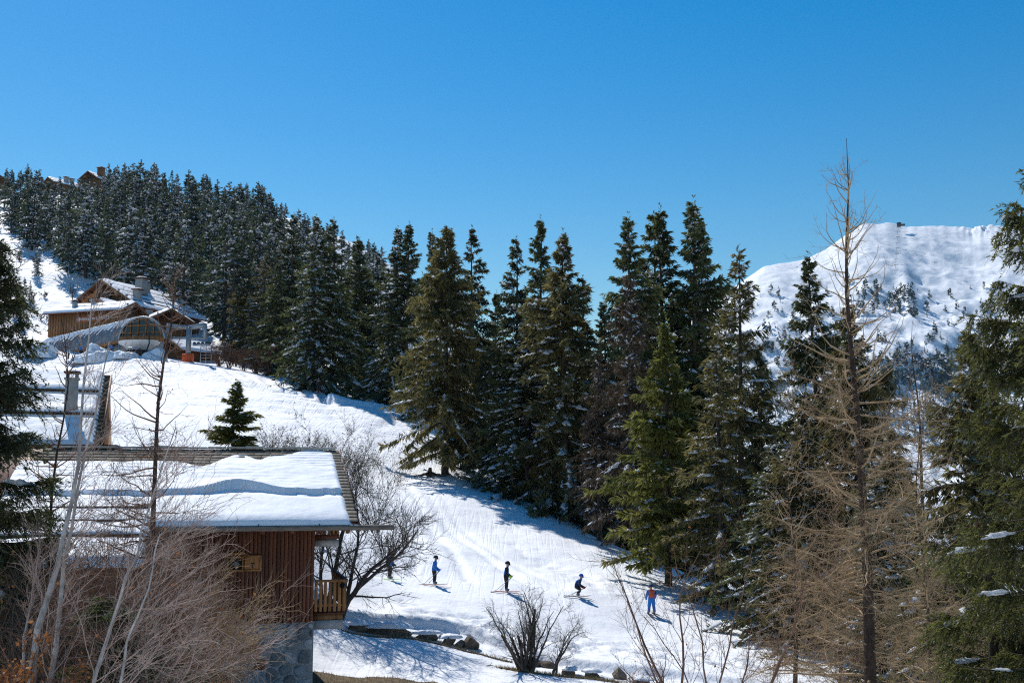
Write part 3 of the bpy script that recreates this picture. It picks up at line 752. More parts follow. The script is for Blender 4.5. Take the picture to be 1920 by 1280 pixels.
zu = lz(1012, 31); 
c = MB(); c.box((0.03, 0.3, zu - 0.17), (0.70, 3.4, zu)); ub = c.build("upper_balcony", M['concrete'], chalet)
c = MB(); c.bar((0.03, 0.28, zu + 0.1), (0.7, 0.28, zu + 0.1), 0.08, 0.12); c.build("lower_rail", M['wood_dark'], ub)
for i in range(6):
    x = 0.08 + i * 0.115
    c = MB(); bevel_box(c, (x - 0.03, 0.26, zu + 0.16), (x + 0.03, 0.285, zu + 0.62), 0.005); c.build("baluster", M['wood_mid'], ub)
for i in range(14):
    y = 0.4 + i * 0.21
    c = MB(); bevel_box(c, (0.685, y - 0.04, zu + 0.05), (0.71, y + 0.04, zu + 0.62), 0.005); c.build("baluster", M['wood_mid'], ub)

# ================================================================== chimney house behind
hz0 = CZ - 3.2
hv = P(186, 835, 38.5)
house = empty("chimney_house", (hv.x, hv.y, hz0), R(18))
tag(house, "house with a tall stone chimney on its snowy roof behind the chalet", "house")
he = hv.z - hz0; HS = 0.60; HD = 5.1
def hroof(y): return he + HS * y if y <= HD else he + HS * (2 * HD - y)
c = MB(); c.prism([(0, 0, he - .04), (0, HD, hroof(HD) - .04), (0, 2 * HD, he - .04), (0, 2 * HD, he - .2), (0, HD, hroof(HD) - .2), (0, 0, he - .2)], (-9, 0, 0)); hr = c.build("roof", M['wood_mid'], house)
for i in range(19):
    y = 0.05 + i * 0.27
    c = MB(); bevel_box(c, (-0.24 - rb.random() * .06, y, hroof(y) - .03), (0.02, y + 0.3, hroof(y) + 0.05), 0.008); c.build("shingle", M['shingle'], hr)
c = MB(); c.bar((0.06, -0.02, he - .14), (0.06, HD, hroof(HD) - .14), 0.06, 0.3); c.build("verge_board", M['wood_mid'], house)
def hsnow(x, y):
    v = y / HD
    t = 0.18 + 0.04 * fbm(x * 1.2, y * 1.6, 3) + 0.07 * (1 - sstep(0.02, 0.12, np.abs(v - 0.33) )) * 0 
    for gv in (0.36, 0.68): t = t - 0.15 * np.exp(-(((v - gv) + 0.018) / 0.02) ** 2) + 0.07 * np.exp(-(((v - gv) - 0.06) / 0.05) ** 2)
    return t * (1 - sstep(-0.34, -0.2, x)) * sstep(-0.06, 0.12, y) ** 0.6 - 0.035
roof_snow(-9, -0.18, -0.05, HD - 0.05, 90, 120, hsnow, "roof_snow", house, 5, zf=hroof)
for gv in (0.36, 0.68):
    y = gv * HD; c = MB(); c.tubes(np.array([[(-9 + 8.75 * t, y, hroof(y) + 0.14) for t in np.linspace(0, 1, 6)]]), np.full((1, 6), 0.06), 6, cap=True); c.build("snow_guard_log", M['bark'], house, smooth=True)
for k in range(2):
    c = MB(); c.box((-9, HD - .1 + .11 * k, hroof(HD) + .02 - .03 * k), (-1.4, HD + .1 + .11 * k, hroof(HD) + .06)); c.build("ridge_board", M['wood_mid'], house)
c = MB(); c.prism([(0, 1.0, 0), (0, 2 * HD - 1, 0), (0, 2 * HD - 1, he + .2), (0, HD, hroof(HD) - .3), (0, 1.0, hroof(1) - .2)], (-9, 0, 0)); c.v[-1][:, 0] -= 0.7; c.build("wall", M['wood_dark'], house)
# chimney
cp_ = P(132, 775, 40.2); cl = Matrix.Rotation(-R(18), 3, 'Z') @ (cp_ - house.location)
ch_x, ch_y = cl.x, cl.y; ch_b = hroof(ch_y) - 0.1; ch_t = P(132, 712, 40.2).z - hz0
c = MB(); bevel_box(c, (ch_x - .22, ch_y - .22, ch_b), (ch_x + .22, ch_y + .22, ch_t), 0.02); chim = c.build("chimney", M['concrete'], house)
c = MB(); bevel_box(c, (ch_x - .27, ch_y - .27, ch_t), (ch_x + .27, ch_y + .27, ch_t + .07), 0.01); c.build("chimney_collar", M['concrete'], chim)
for sx in (-1, 1):
    for sy in (-1, 1):
        c = MB(); c.box((ch_x + sx * .16 - .05, ch_y + sy * .16 - .05, ch_t + .07), (ch_x + sx * .16 + .05, ch_y + sy * .16 + .05, ch_t + .24)); c.build("chimney_post", M['stone'], chim)
c = MB(); bevel_box(c, (ch_x - .29, ch_y - .29, ch_t + .24), (ch_x + .29, ch_y + .29, ch_t + .31), 0.015); c.build("chimney_cap", M['wood_dark'], chim)
o = lump_mesh(.27, .27, .09, 7, 0.2, 10).build("cap_snow", M['snow_roof'], chim, smooth=True); o.location = (ch_x, ch_y, ch_t + .33)
# dark annex between the house and the chalet ridge
av = P(209, 890, 36.0)
annex = empty("annex", (av.x, av.y, av.z - 1.5), R(15)); tag(annex, "dark boarded annex wall under the eave of the chimney house", "annex")
aw = 142 / FPX * 36 / math.cos(R(15)); ah = 1.5 + (893 - 843) / FPX * 36
for i in range(int(aw / 0.16)):
    c = MB(); bevel_box(c, (-0.16 * (i + 1) + .006, -0.02 + (0.015 if i % 2 else 0), 0), (-0.16 * i - .006, 0.02, ah), 0.006); c.build("cladding_board", M['wood_dark'], annex)
c = MB(); c.box((-aw, 0.025, 0), (0, 1.6, ah - .02)); c.build("wall", M['wood_dark'], annex)
c = MB(); c.box((-aw - .1, -0.25, ah + .003), (0.15, 1.7, ah + .10)); c.build("roof", M['wood_dark'], annex)

# ================================================================== generic gabled chalet (gable front faces local -y)
def gable_house(name, label, cat, loc, yaw, W, Lg, wall_h, pitch_deg, over=0.8, wall='wood_mid', snow=0.35, guards=(0.3, 0.62), group=None, front_over=None, windows=(), posts=False):
    h = empty(name, loc, yaw); tag(h, label, cat, group)
    pt = math.tan(R(pitch_deg)); rz = wall_h + W / 2 * pt; fo = over if front_over is None else front_over
    c = MB(); c.prism([(-W / 2, 0, -1.5), (W / 2, 0, -1.5), (W / 2, 0, wall_h), (0, 0, rz), (-W / 2, 0, wall_h)], (0, Lg, 0)); c.build("wall", M[wall], h)
    xe = W / 2 + over; ze = wall_h - over * pt
    for sx in (-1, 1):
        c = MB(); c.prism([(0.004 * sx, -fo, rz + .02), (sx * xe, -fo, ze + .02), (sx * xe, -fo, ze + .2), (0.004 * sx, -fo, rz + .22)], (0, Lg + fo + over, 0)); r = c.build("roof", M['wood_dark'], h)
        c = MB(); c.bar((0.02 * sx, -fo - .05, rz + .08), (sx * xe, -fo - .05, ze + .08), 0.07, 0.34); c.build("verge_board", M['wood_mid'], r)
        if snow:
            n = 26; us = np.linspace(0.01, 1.0, n); vs = np.linspace(-fo + .05, Lg + over - .05, 30); U, V = np.meshgrid(us, vs, indexing='ij')
            T = snow * (0.85 + 0.3 * fbm(U * 4 + W, V * 0.4, 3)) * (1 - sstep(0.93, 1.0, U)) ** 0.5
            for g in guards: T = T - snow * 0.5 * np.exp(-((U - g) / 0.02) ** 2)
            T = T * sstep(-fo, -fo + .5, V) ** .5
            c = MB(); c.grid(np.stack([sx * U * xe, V, rz + .22 + (ze - rz) * U + T], -1), flip=(sx > 0)); c.build("roof_snow", M['snow_roof'], r, smooth=True)
        for g in guards:
            c = MB(); c.bar((sx * g * xe, -fo + .2, rz + .22 + (ze - rz) * g + snow * .6), (sx * g * xe, Lg + over - .2, rz + .22 + (ze - rz) * g + snow * .6), 0.14, 0.16); c.build("snow_guard_log", M['bark'], r)
    for g in (-0.72, -0.36, 0, 0.36, 0.72):
        c = MB(); zz = rz - abs(g) * W / 2 * pt - 0.12; c.bar((g * W / 2, -fo + .05, zz), (g * W / 2, 0.3, zz), 0.22, 0.24); c.build("purlin", M['wood_dark'], h)
    for (x0, x1, z0, z1) in windows: window(h, x0, x1, z0, z1, 'glass', 0.02)
    return h
def on_ground(px, py, d):
    p = P(px, py, d); return (p.x, p.y, gz(p.x, p.y))

M['wood_hall'] = mat_noise('wood_hall', (0.16, 0.075, 0.028), (0.3, 0.145, 0.055), 5, 0.65, 0.3, 0.006, stretch=(3, 3, 0.3), rnd=0.25)
# ================================================================== lift station and restaurant
D0 = 172
bp = P(196, 572, D0)
big = gable_house("restaurant_chalet", "big wooden restaurant chalet with wide snowy roof above the station", "chalet", (bp.x, bp.y, bp.z - 7.9), R(-22), 14.2, 15, 7.5, 31, 1.1, 'wood_mid', 0.4, (0.22, 0.42, 0.62, 0.8),
                  windows=((-0.9, 0.3, 9.0, 10.2), (0.45, 1.6, 9.0, 10.2), (-4.5, -3.3, 7.3, 8.3)))
c = MB(); c.box((-2.1, -1.3, 8.0), (2.3, -0.02, 8.12)); o = c.build("balcony", M['wood_dark'], big)
for i in range(15):
    x = -2.05 + i * 0.305; c = MB(); c.box((x - .07, -1.31, 8.12), (x + .07, -1.26, 8.95)); c.build("baluster", M['wood_dark'], o)
c = MB(); c.box((-2.2, -1.42, 8.3), (2.4, -1.33, 8.8)); sb = c.build("sign_board", M['dark'], o)
def text(body, size, loc, rot, mat, parent, name="lettering", ext=0.01, align='CENTER'):
    cu = bpy.data.curves.new(name, 'FONT'); cu.body = body; cu.size = size; cu.extrude = ext; cu.align_x = align; cu.align_y = 'CENTER'
    cu.materials.append(M[mat]); tmp = bpy.data.objects.new(name, cu); COL.objects.link(tmp); dg = bpy.context.evaluated_depsgraph_get(); dg.update()
    me = bpy.data.meshes.new_from_object(tmp.evaluated_get(dg)); bpy.data.objects.remove(tmp)
    o = link_mesh(name, me, parent, loc, rot); o["kind"] = "stuff"; return o
text("ADRAY - TELEBAR", 0.5, (0.1, -1.44, 8.55), (R(90), 0, 0), 'white_paint', sb)
def stub_chimney(parent, x, y, z, w, h, capsnow=True, mat='concrete', name="chimney"):
    c = MB(); bevel_box(c, (x - w / 2, y - w / 2, z), (x + w / 2, y + w / 2, z + h), .04); o = c.build(name, M[mat], parent)
    c = MB(); bevel_box(c, (x - w * .7, y - w * .7, z + h), (x + w * .7, y + w * .7, z + h + .18), .04); c.build("chimney_cap", M['wood_dark'], o)
    if capsnow:
        s = lump_mesh(w * .66, w * .66, .3, 3, .15, 8).build("cap_snow", M['snow_roof'], o, smooth=True); s.location = (x, y, z + h + .22)
stub_chimney(big, 2.6, 5.5, 9.8, 1.5, 3.2); stub_chimney(big, 1.4, 8.0, 10.5, 1.0, 2.4); stub_chimney(big, 5.6, 1.2, 8.2, 1.1, 2.0)
# little front gable
fp = P(188, 580, 165)
small = gable_house("porch_gable", "small gabled porch roof below the restaurant balcony sign", "porch", (fp.x, fp.y, fp.z - 3), R(-22), 5.0, 6, 3.0, 30, 0.4, 'wood_mid', 0.3, (0.5,))
# long station hall: gable end faces to the right
tp = P(246, 588, 158)
hall = gable_house("station_hall", "long wooden station hall with the red name board and snowy roof", "building", (tp.x, tp.y, tp.z - 1.9), R(72), 5.0, 12.8, 2.2, 26, 0.7, 'wood_mid', 0.35, (0.45,), windows=())
# name board on the hall's long wall (local -x side faces the viewer)
c = MB(); c.box((-2.62, 2.6, 0.55), (-2.53, 7.7, 1.55)); nb_ = c.build("name_board", M['sign_wood'], hall)
text("Télésiège de L'ADRET", 0.62, (-2.65, 4.55, 1.03), (R(90), 0, R(-90)), 'white_paint', nb_)
c = MB(); c.box((-2.66, 6.85, 0.62), (-2.625, 7.62, 1.5)); lg = c.build("logo", M['sign_red'], nb_)
c = MB(); c.prism([(-2.69, 7.55, .75), (-2.69, 7.55, 1.3), (-2.69, 7.24, 1.02), (-2.69, 6.93, 1.3), (-2.69, 6.93, .75), (-2.69, 7.08, .75), (-2.69, 7.08, .98), (-2.69, 7.24, .82), (-2.69, 7.40, .98), (-2.69, 7.40, .75)], (0.025, 0, 0)); c.build("logo_emblem", M['white_paint'], lg)
M['sign_blue'] = mat_plain('sign_blue', (0.03, 0.05, 0.18), 0.6)
c = MB(); c.prism([(-2.70, 7.24 + .16 * math.cos(t), 1.38 + .11 * math.sin(t)) for t in np.linspace(0, 2 * math.pi, 11)[:-1]], (0.03, 0, 0)); c.build("logo_disc", M['sign_blue'], lg)
for i in range(26):
    y = 0.2 + i * 0.49; c = MB(); c.box((-2.545, y, -1.4), (-2.505, y + .42, 2.0)); c.build("cladding_board", M['wood_hall'], hall)
stub_chimney(hall, -1.2, 9.3, 3.0, .6, 1.0, True, 'metal', "vent_pipe"); stub_chimney(hall, -0.3, 6.6, 3.2, .5, .9, False, 'metal', "vent_pipe")
# second snowy gable to the right, over the glazing
gp = P(312, 600, 166)
g2 = gable_house("wing_gable", "brown gabled wing with open rafters beside the curved glazing", "building", (gp.x, gp.y, gp.z - 2.5), R(38), 6.4, 10, 2.2, 27, 0.9, 'wood_mid', 0.4, (0.5,), front_over=2.2)
stub_chimney(g2, -1.0, 5.5, 3.0, 1.2, 1.7, False)

# curved glazed chairlift building
va = P(264, 666, 149)
vault = empty("lift_building", (va.x, va.y, va.z), R(-10)); tag(vault, "chairlift building with curved grey metal roof and arched glazing", "lift station")
VW, VH, ZS = 3.3, 3.0, 2.3                      # half width, rise, springing
axis_d = Vector((-0.93, 0.40, -0.135)) * 16.5
axl = Matrix.Rotation(R(10), 3, 'Z') @ axis_d
def arch(t, k=1.0): return Vector((VW * k * math.cos(t), 0, ZS + VH * k * math.sin(t)))
ts = np.linspace(0, math.pi, 25)
NL = 40
pts = np.array([[tuple(arch(t, 1.03) + axl * (s / NL)) for t in ts] for s in range(NL + 1)])
c = MB(); c.grid(pts); vr = c.build("roof", M['roof_metal'], vault, smooth=True)
for s in range(0, NL + 1, 2):                     # standing seams
    c = MB(); c.tubes(np.array([[tuple(arch(t, 1.04) + axl * (s / NL)) for t in ts]]), np.full((1, 25), 0.028), 4); c.build("roof_seam", M['roof_metal'], vr)
# patchy snow lying on the crown of the vault
U, V = np.meshgrid(np.linspace(0.42, 0.86, 34) * math.pi, np.linspace(0.01, 0.99, 110), indexing='ij')
T = 0.04 + 0.10 * fbm(V * 60 + 3, U * 5, 3) + 0.16 - 0.30 * np.abs(U / math.pi - 0.58) / 0.28 - 0.10 * np.maximum(0, np.sin(V * NL * 2 * math.pi * .5)) * sstep(.6, .8, U / math.pi)
sp = np.zeros(U.shape + (3,))
for i in range(U.shape[0]):
    for j in range(U.shape[1]):
        p = arch(U[i, j], 1.035) ; nrm = Vector((math.cos(U[i, j]), 0, math.sin(U[i, j]))); sp[i, j] = p + nrm * T[i, j] + axl * V[i, j]
c = MB(); c.grid(sp, flip=True); o = c.build("roof_snow", M['snow_roof'], vr, smooth=True); o["kind"] = "stuff"
c = MB(); c.tubes(np.array([[tuple(arch(t, 1.05)) for t in ts]]), np.full((1, 25), 0.14), 6); c.build("arch_rim", M['metal'], vault, smooth=True)
c = MB(); c.add([tuple(arch(t, 0.99) + Vector((0, .12, 0))) for t in ts], tris=[(0, i + 1, i) for i in range(1, 24)]); gl = c.build("glazing", M['glass'], vault)
for x in (-2.9, -1.75, -0.6, 0.6, 1.75, 2.9):
    z1 = ZS + VH * math.sqrt(max(0, 1 - (x / VW) ** 2)); c = MB(); c.bar((x, 0.03, ZS), (x, 0.03, z1), .12, .1); c.build("mullion", M['wood_light'], gl)
for z in (ZS + 0.95, ZS + 1.95, ZS + 2.8):
    w = VW * math.sqrt(max(0, 1 - ((z - ZS) / VH) ** 2)); c = MB(); c.bar((-w, 0.0, z), (w, 0.0, z), .1, .11); c.build("transom", M['wood_light'], gl)
fa = [Vector((VW * 1.02 * math.cos(t), -0.9 * math.sin(t), ZS - .45)) for t in np.linspace(0, math.pi, 13)]
c = MB()
for p, q in zip(fa[:-1], fa[1:]): c.prism([p, q, q + Vector((0, 0, .85)), p + Vector((0, 0, .85))], (0, 0.16, 0))
c.build("fascia", M['wood_light'], vault)
c = MB(); p = Vector((-VW * 1.02, 0, ZS - .45)); c.prism([p, p + axl, p + axl + Vector((0, 0, .7)), p + Vector((0, 0, .8))], (0.15, 0.1, 0)); c.build("side_fascia", M['wood_light'], vault)
c = MB(); c.prism([(-VW + .4, 0.9, -3), (VW - .4, .9, -3), (VW - .4, .9, ZS - .3), (-VW + .4, .9, ZS - .3)], tuple(axl)); c.build("wall", M['plaster'], vault)
# pale rounded drum under the glazing
prof = [(0.5, -1.5), (0.9, -0.2), (1.6, 0.6), (2.4, 1.2), (3.0, 1.5), (3.1, 1.9)]
aa = np.linspace(0, 2 * math.pi, 29)
c = MB(); c.grid(np.array([[(r * math.cos(t) - 0.2, r * 0.55 * math.sin(t) - 0.2, z + .1) for t in aa] for r, z in prof]), flip=True); c.build("drum", M['plaster'], vault, smooth=True)
for x, dy in ((-VW + .1, -.3), (-VW - 3.2, 2.9), (-VW - 7.5, 6.1)):
    c = MB(); c.bar((x, dy, -2), (x, dy, ZS - .1), .22, .22); c.build("column", M['metal'], vault)

# steel frame of the chairlift
sp_ = P(350, 668, 150)
frame = empty("chairlift_frame", (sp_.x, sp_.y, gz(sp_.x, sp_.y) - 0.4), R(-8)); tag(frame, "grey steel chairlift frame with cross beams above an orange pad", "lift pylon")
zt = P(350, 612, 150).z - frame.location.z
def steel(a, b_, w, h, n): 
    c = MB(); c.bar(a, b_, w, h); return c.build(n, M['metal'], frame)
steel((0.2, 0, 0), (0.2, 0, zt), 0.55, 0.55, "column")
steel((-2.9, 0, zt + .1), (0.2, 0, zt - .15), 0.5, 0.6, "cross_beam"); steel((0.2, 0.01, zt - .15), (2.6, 0.01, zt + .15), 0.5, 0.6, "cross_beam")
steel((2.6, 0, zt + .35), (2.6, 0, zt - 1.9), 0.4, 0.4, "hanger"); steel((-2.9, 0, zt + .5), (-2.9, 0, zt - 2.2), 0.45, 0.45, "hanger")
steel((-2.8, .05, zt - 1.55), (2.7, .05, zt - 1.75), 0.3, 0.35, "rail"); steel((0.9, .0, zt - 2.6), (3.4, 0, zt - 2.6), 0.25, 0.3, "sheave_beam")
steel((-3.5, .4, zt - 1.0), (-2.6, .4, zt - 1.0), 0.2, 0.9, "control_box")
for x in (1.1, 1.7, 2.3, 2.9, 3.3):
    c = MB(); c.tubes(np.array([[(x, -.12, zt - 2.45), (x, .12, zt - 2.45)]]), np.full((1, 2), .22), 10, cap=True); c.build("sheave", M['black_iron'], frame)
for x in (2.2, 3.0, 3.8):
    steel((x, -.3, 0.2), (x, -.3, zt - 2.7), 0.07, 0.07, "ladder_post")
for i in range(6): steel((2.2, -.3, 0.5 + i * .42), (3.8, -.3, 0.5 + i * .42), 0.05, 0.05, "rung")
c = MB(); bevel_box(c, (-0.45, -.6, 0.1), (0.9, .5, 1.55), .08); o = c.build("safety_pad", M['orange'], frame)
# parked snow machine / winch beside the drum
wp = on_ground(258, 664, 146.5)
winch = empty("winch_unit", wp, R(5)); tag(winch, "dark grey winch unit parked beside the station drum", "machine")
c = MB(); bevel_box(c, (-1.5, -.7, .35), (1.5, .7, 1.0), .15); c.build("body", M['black_iron'], winch)
c = MB(); bevel_box(c, (-1.3, -.6, 1.0), (0.4, .6, 1.35), .12); c.build("cover", M['metal'], winch)
for x in (-.9, .9):
    c = MB(); c.tubes(np.array([[(x, -.75, .35), (x, .75, .35)]]), np.full((1, 2), .36), 12, cap=True); c.build("wheel", M['black_iron'], winch)
c = MB(); c.tubes(np.array([[(1.2, 0, 1.0), (1.5, 0, 2.0), (1.45, 0, 2.9), (1.5, 0, 3.6)]]), np.full((1, 4), .1), 6); c.build("arm", M['black_iron'], winch)
# huts
hp = P(322, 668, 156)
gable_house("operator_hut", "small brown hut with one long snowy roof side next to the lift frame", "hut", (hp.x, hp.y, gz(hp.x, hp.y) - .3), R(-32), 4.6, 7.0, 1.5, 32, 0.5, 'wood_mid', 0.35, (), front_over=.6)
hp = P(432, 676, 176)
gable_house("back_hut", "hut with two dark snow guard lines on its roof behind the lift frame", "hut", (hp.x, hp.y, hp.z - .6), R(-60), 4.4, 9.0, 1.8, 26, 0.5, 'wood_mid', 0.35, (0.45, 0.8))

# ================================================================== chalets on the hilltop
hp = P(166, 345, 430)
s1 = gable_house("hilltop_chalet", "hilltop chalet with a broad brick chimney and arched window", "chalet", (hp.x, hp.y, hp.z - 4.3), R(-20), 9.2, 12, 3.5 + 3.0, 33, 0.8, 'wood_mid', 0.4, (0.5,), group="chalets on the hilltop", windows=((-2.6, -1.2, 5.6, 7.0), (-0.6, 0.8, 5.6, 7.2), (1.2, 2.6, 5.6, 7.2)))
stub_chimney(s1, 2.6, 4.0, 8.5, 2.2, 3.4, True, 'wood_mid')
hp = P(92, 352, 425)
s2 = gable_house("hilltop_chalet", "lower hilltop chalet whose long snowy roof runs down to the right", "chalet", (hp.x, hp.y, hp.z - 3.6), R(-36), 8.0, 18, 5.5, 30, 0.8, 'wood_mid', 0.4, (0.35, 0.7), group="chalets on the hilltop")
stub_chimney(s2, 1.4, 6.5, 7.2, 1.5, 2.0, True, 'concrete'); stub_chimney(s2, 1.4, 9.0, 7.2, 1.5, 1.8, True, 'concrete')
hp = P(-14, 352, 420)
gable_house("hilltop_chalet", "hilltop chalet cut off by the picture edge, bare brown gable", "chalet", (hp.x, hp.y, hp.z - 2.9), R(20), 13.0, 13, 5.6, 31, 0.9, 'wood_mid', 0.2, (), group="chalets on the hilltop")
# ================================================================== conifers
def spruce_parts(seed, H=20.0, Rb=3.4, nbr=230, ntw=40, tl=0.75, tw=0.13, droop=0.35, hang=0.55, snow=0.5, skirt=0.06, sparse=0.0, trunk_r=0.24, cross=True, blob=150, power=0.85, topfill=1.0, snow_w=0.22):
    """trunk, crown (needle sprays) and snow of one spruce, base at the origin"""
    rs = np.random.RandomState(seed); snow_w = snow_w * 1.25
    # ---- branches
    t = np.sort(rs.rand(nbr)) ** 0.92
    h = skirt + (0.985 - skirt) * t                       # relative height
    prof = np.clip((1 - h) / (1 - skirt), 0, 1) ** power * (0.5 + 0.5 * sstep(0.0, 0.30, 1 - h))
    Lb = Rb * (prof * (0.72 + 0.5 * rs.rand(nbr)) + 0.03)
    Lb *= 1 - 0.45 * (rs.rand(nbr) < 0.22)
    Lb *= 0.8 + 0.4 * sstep(skirt, skirt + 0.12, h)
    az = rs.rand(nbr) * 2 * math.pi
    # uneven outline: heavier on one side, boughs grouped into clumps with gaps between
    Lb *= 1 + 0.16 * np.cos(az - seed) + 0.42 * fbm(h * 11 + seed, np.cos(az) * 1.4 + seed * .7, 2) + 0.28 * fbm(h * 24, np.sin(az) * 1.6 + seed, 2)
    Lb = np.maximum(Lb, 0.05)
    e0 = np.interp(h, [0, 0.3, 0.7, 1], [-0.05, 0.06, 0.28, 0.9]) + rs.randn(nbr) * 0.08
    dr = droop * np.interp(h, [0, 0.6, 1], [1.25, 1.0, 0.25]) * (0.7 + 0.6 * rs.rand(nbr))
    K = 7; sv = np.linspace(0, 1, K)
    rad = np.stack([np.cos(az), np.sin(az)], -1)
    side = rs.randn(nbr) * 0.12
    def axis(s, bi):
        r = Lb[bi] * s
        z = Lb[bi] * (e0[bi] * s - dr[bi] * s ** 1.9 + 0.3 * dr[bi] * s ** 4)
        x = rad[bi, 0] * r - rad[bi, 1] * side[bi] * r * s
        y = rad[bi, 1] * r + rad[bi, 0] * side[bi] * r * s
        return np.stack([x, y, z + h[bi] * H], -1)
    B = np.repeat(np.arange(nbr)[:, None], K, 1)
    paths = axis(np.repeat(sv[None], nbr, 0), B)
    trunk = MB()
    kz = np.linspace(0, 1, 9)
    bend = np.stack([0.12 * np.sin(kz * 2.2 + seed) * kz, 0.12 * np.cos(kz * 1.7 + seed) * kz, kz * H - 0.25], -1)
    tr = trunk_r * (1 - kz) ** 0.85 + 0.015; tr[0] *= 1.35
    trunk.tubes(bend[None], tr[None], 8)
    br = np.linspace(1, 0.15, K)[None] * (0.012 + 0.011 * Lb)[:, None]
    trunk.tubes(paths, br, 3)
    # ---- needle sprays along the branches
    per = np.maximum(5, (ntw * (0.25 + 0.75 * Lb / Rb) * (1 - sparse * rs.rand(nbr)))).astype(int)
    bi = np.repeat(np.arange(nbr), per); n = len(bi)
    s = 0.12 + 0.9 * rs.rand(n) ** 0.8; s = np.minimum(s, 1.0)
    p0 = axis(s, bi)
    ax = axis(np.minimum(s + 0.06, 1.06), bi) - axis(s - 0.06, bi); ax /= np.linalg.norm(ax, axis=1, keepdims=True)
    lat = np.cross(ax, np.array([0, 0, 1.0])); lat /= np.linalg.norm(lat, axis=1, keepdims=True) + 1e-9
    sg = np.where(rs.rand(n) < 0.5, -1, 1)[:, None]
    fw = (0.25 + 0.65 * s)[:, None] + rs.rand(n, 1) * 0.35
    dn = (hang * (0.3 + 1.1 * rs.rand(n)))[:, None]
    d = ax * fw + lat * sg * (0.35 + 0.75 * rs.rand(n, 1)) + np.array([0, 0, -1.0]) * dn
    up = rs.rand(n) < 0.16; d[up, 2] = np.abs(d[up, 2]) * 0.6
    d /= np.linalg.norm(d, axis=1, keepdims=True)
    ln = tl * (0.45 + 0.75 * rs.rand(n)) * (0.4 + 0.6 * np.minimum(Lb[bi] / (0.45 * Rb), 1)) * (1.1 - 0.35 * s)
    w = tw * (0.6 + 0.8 * rs.rand(n))
    crown = MB()
    def cards(p, dvec, ln, w):
        rv = rs.randn(len(p), 3); wv = np.cross(dvec, rv); wv /= np.linalg.norm(wv, axis=1, keepdims=True) + 1e-9
        a = p; c = p + dvec * ln[:, None] + np.array([0, 0, -0.06]) * ln[:, None]
        m1 = p + dvec * (ln * 0.45)[:, None]
        v = np.stack([a, m1 + wv * w[:, None] * 0.5, c, m1 - wv * w[:, None] * 0.5], 1).reshape(-1, 3)
        crown.add(v, np.arange(len(p) * 4).reshape(-1, 4))
    cards(p0, d, ln, w)
    if cross: cards(p0 + rs.randn(n, 3) * 0.04, d + rs.randn(n, 3) * 0.22, ln * 0.8, w)
    # leader
    nt_ = int(26 * topfill); zt = H * (0.93 + 0.075 * rs.rand(nt_)); a_ = rs.rand(nt_) * 6.283
    dl = np.stack([np.cos(a_) * 0.6, np.sin(a_) * 0.6, 0.75 + 0 * a_], -1)
    cards(np.stack([0 * zt, 0 * zt, zt], -1), dl, 0.25 * tl * (1.6 - (zt / H - 0.93) * 12) + 0.1, np.full(nt_, tw * 0.7))
    # ---- snow lying along the branches
    sn = MB()
    sel = np.where((rs.rand(nbr) < snow) & (h < 0.93))[0]
    if len(sel):
        sel = np.repeat(sel, 1 + (rs.rand(len(sel)) < 0.8)); KK = 9      # one or two broken pads on each loaded bough
        s0 = 0.08 + 0.62 * rs.rand(len(sel)); s1 = np.minimum(s0 + 0.10 + 0.42 * rs.rand(len(sel)) ** 1.4, 1.0)
        ss = s0[:, None] + (s1 - s0)[:, None] * np.linspace(0, 1, KK)[None]
        c = axis(ss, np.repeat(sel[:, None], KK, 1)) + np.array([0, 0, 0.02])
        jit = rs.randn(len(sel), KK, 1); jit = (jit + np.roll(jit, 1, 1)) * 0.5
        tg = np.gradient(c, axis=1); tg /= np.linalg.norm(tg, axis=2, keepdims=True) + 1e-9
        lt = np.cross(tg, np.array([0, 0, 1.0])); lt /= np.linalg.norm(lt, axis=2, keepdims=True) + 1e-9
        c = c + lt * jit * 0.35 * snow_w; c[..., 2] += 0.12 * snow_w * rs.randn(len(sel), KK)
        env = np.minimum(1, np.minimum(np.linspace(0.0, 4, KK), np.linspace(4, 0.0, KK)) + .06)[None]
        ww = snow_w * (0.5 + 0.8 * rs.rand(len(sel), 1)) * env * (0.25 + 1.0 * rs.rand(len(sel), KK)) * (0.45 + 0.55 * np.minimum(Lb[sel] / (0.5 * Rb), 1))[:, None]
        hh = ww * 0.55
        l_ = c - lt * ww[..., None]; r_ = c + lt * ww[..., None]; l_[..., 2] -= ww * 0.25; r_[..., 2] -= ww * 0.25
        t_ = c.copy(); t_[..., 2] += hh
        bt = c.copy(); bt[..., 2] -= ww * 0.35
        ring = np.stack([l_, t_, r_, bt], 2)
        idx = np.arange(len(sel) * KK * 4).reshape(len(sel), KK, 4)
        i0, i1 = idx[:, :-1], idx[:, 1:]
        q = np.stack([i0, np.roll(i0, -1, 2), np.roll(i1, -1, 2), i1], -1).reshape(-1, 4)
        sn.add(ring.reshape(-1, 3), q)
    nb_ = int(blob * snow * 2)
    if nb_:
        bi2 = rs.randint(0, nbr, nb_); s2 = 0.3 + 0.65 * rs.rand(nb_)
        c = axis(s2, bi2); lat2 = np.stack([-rad[bi2, 1], rad[bi2, 0], 0 * s2], -1)
        c = c + lat2 * (rs.randn(nb_, 1) * 0.22 * tl) + np.array([0, 0, -0.04])
        sz = snow_w * (0.3 + 0.6 * rs.rand(nb_))
        dirs = np.array([(1, 0, -.2), (0, 1, -.2), (-1, 0, -.2), (0, -1, -.2), (0, 0, .6), (0, 0, -.45)])
        v = c[:, None] + dirs[None] * sz[:, None, None] * (0.7 + 0.6 * rs.rand(nb_, 6, 1))
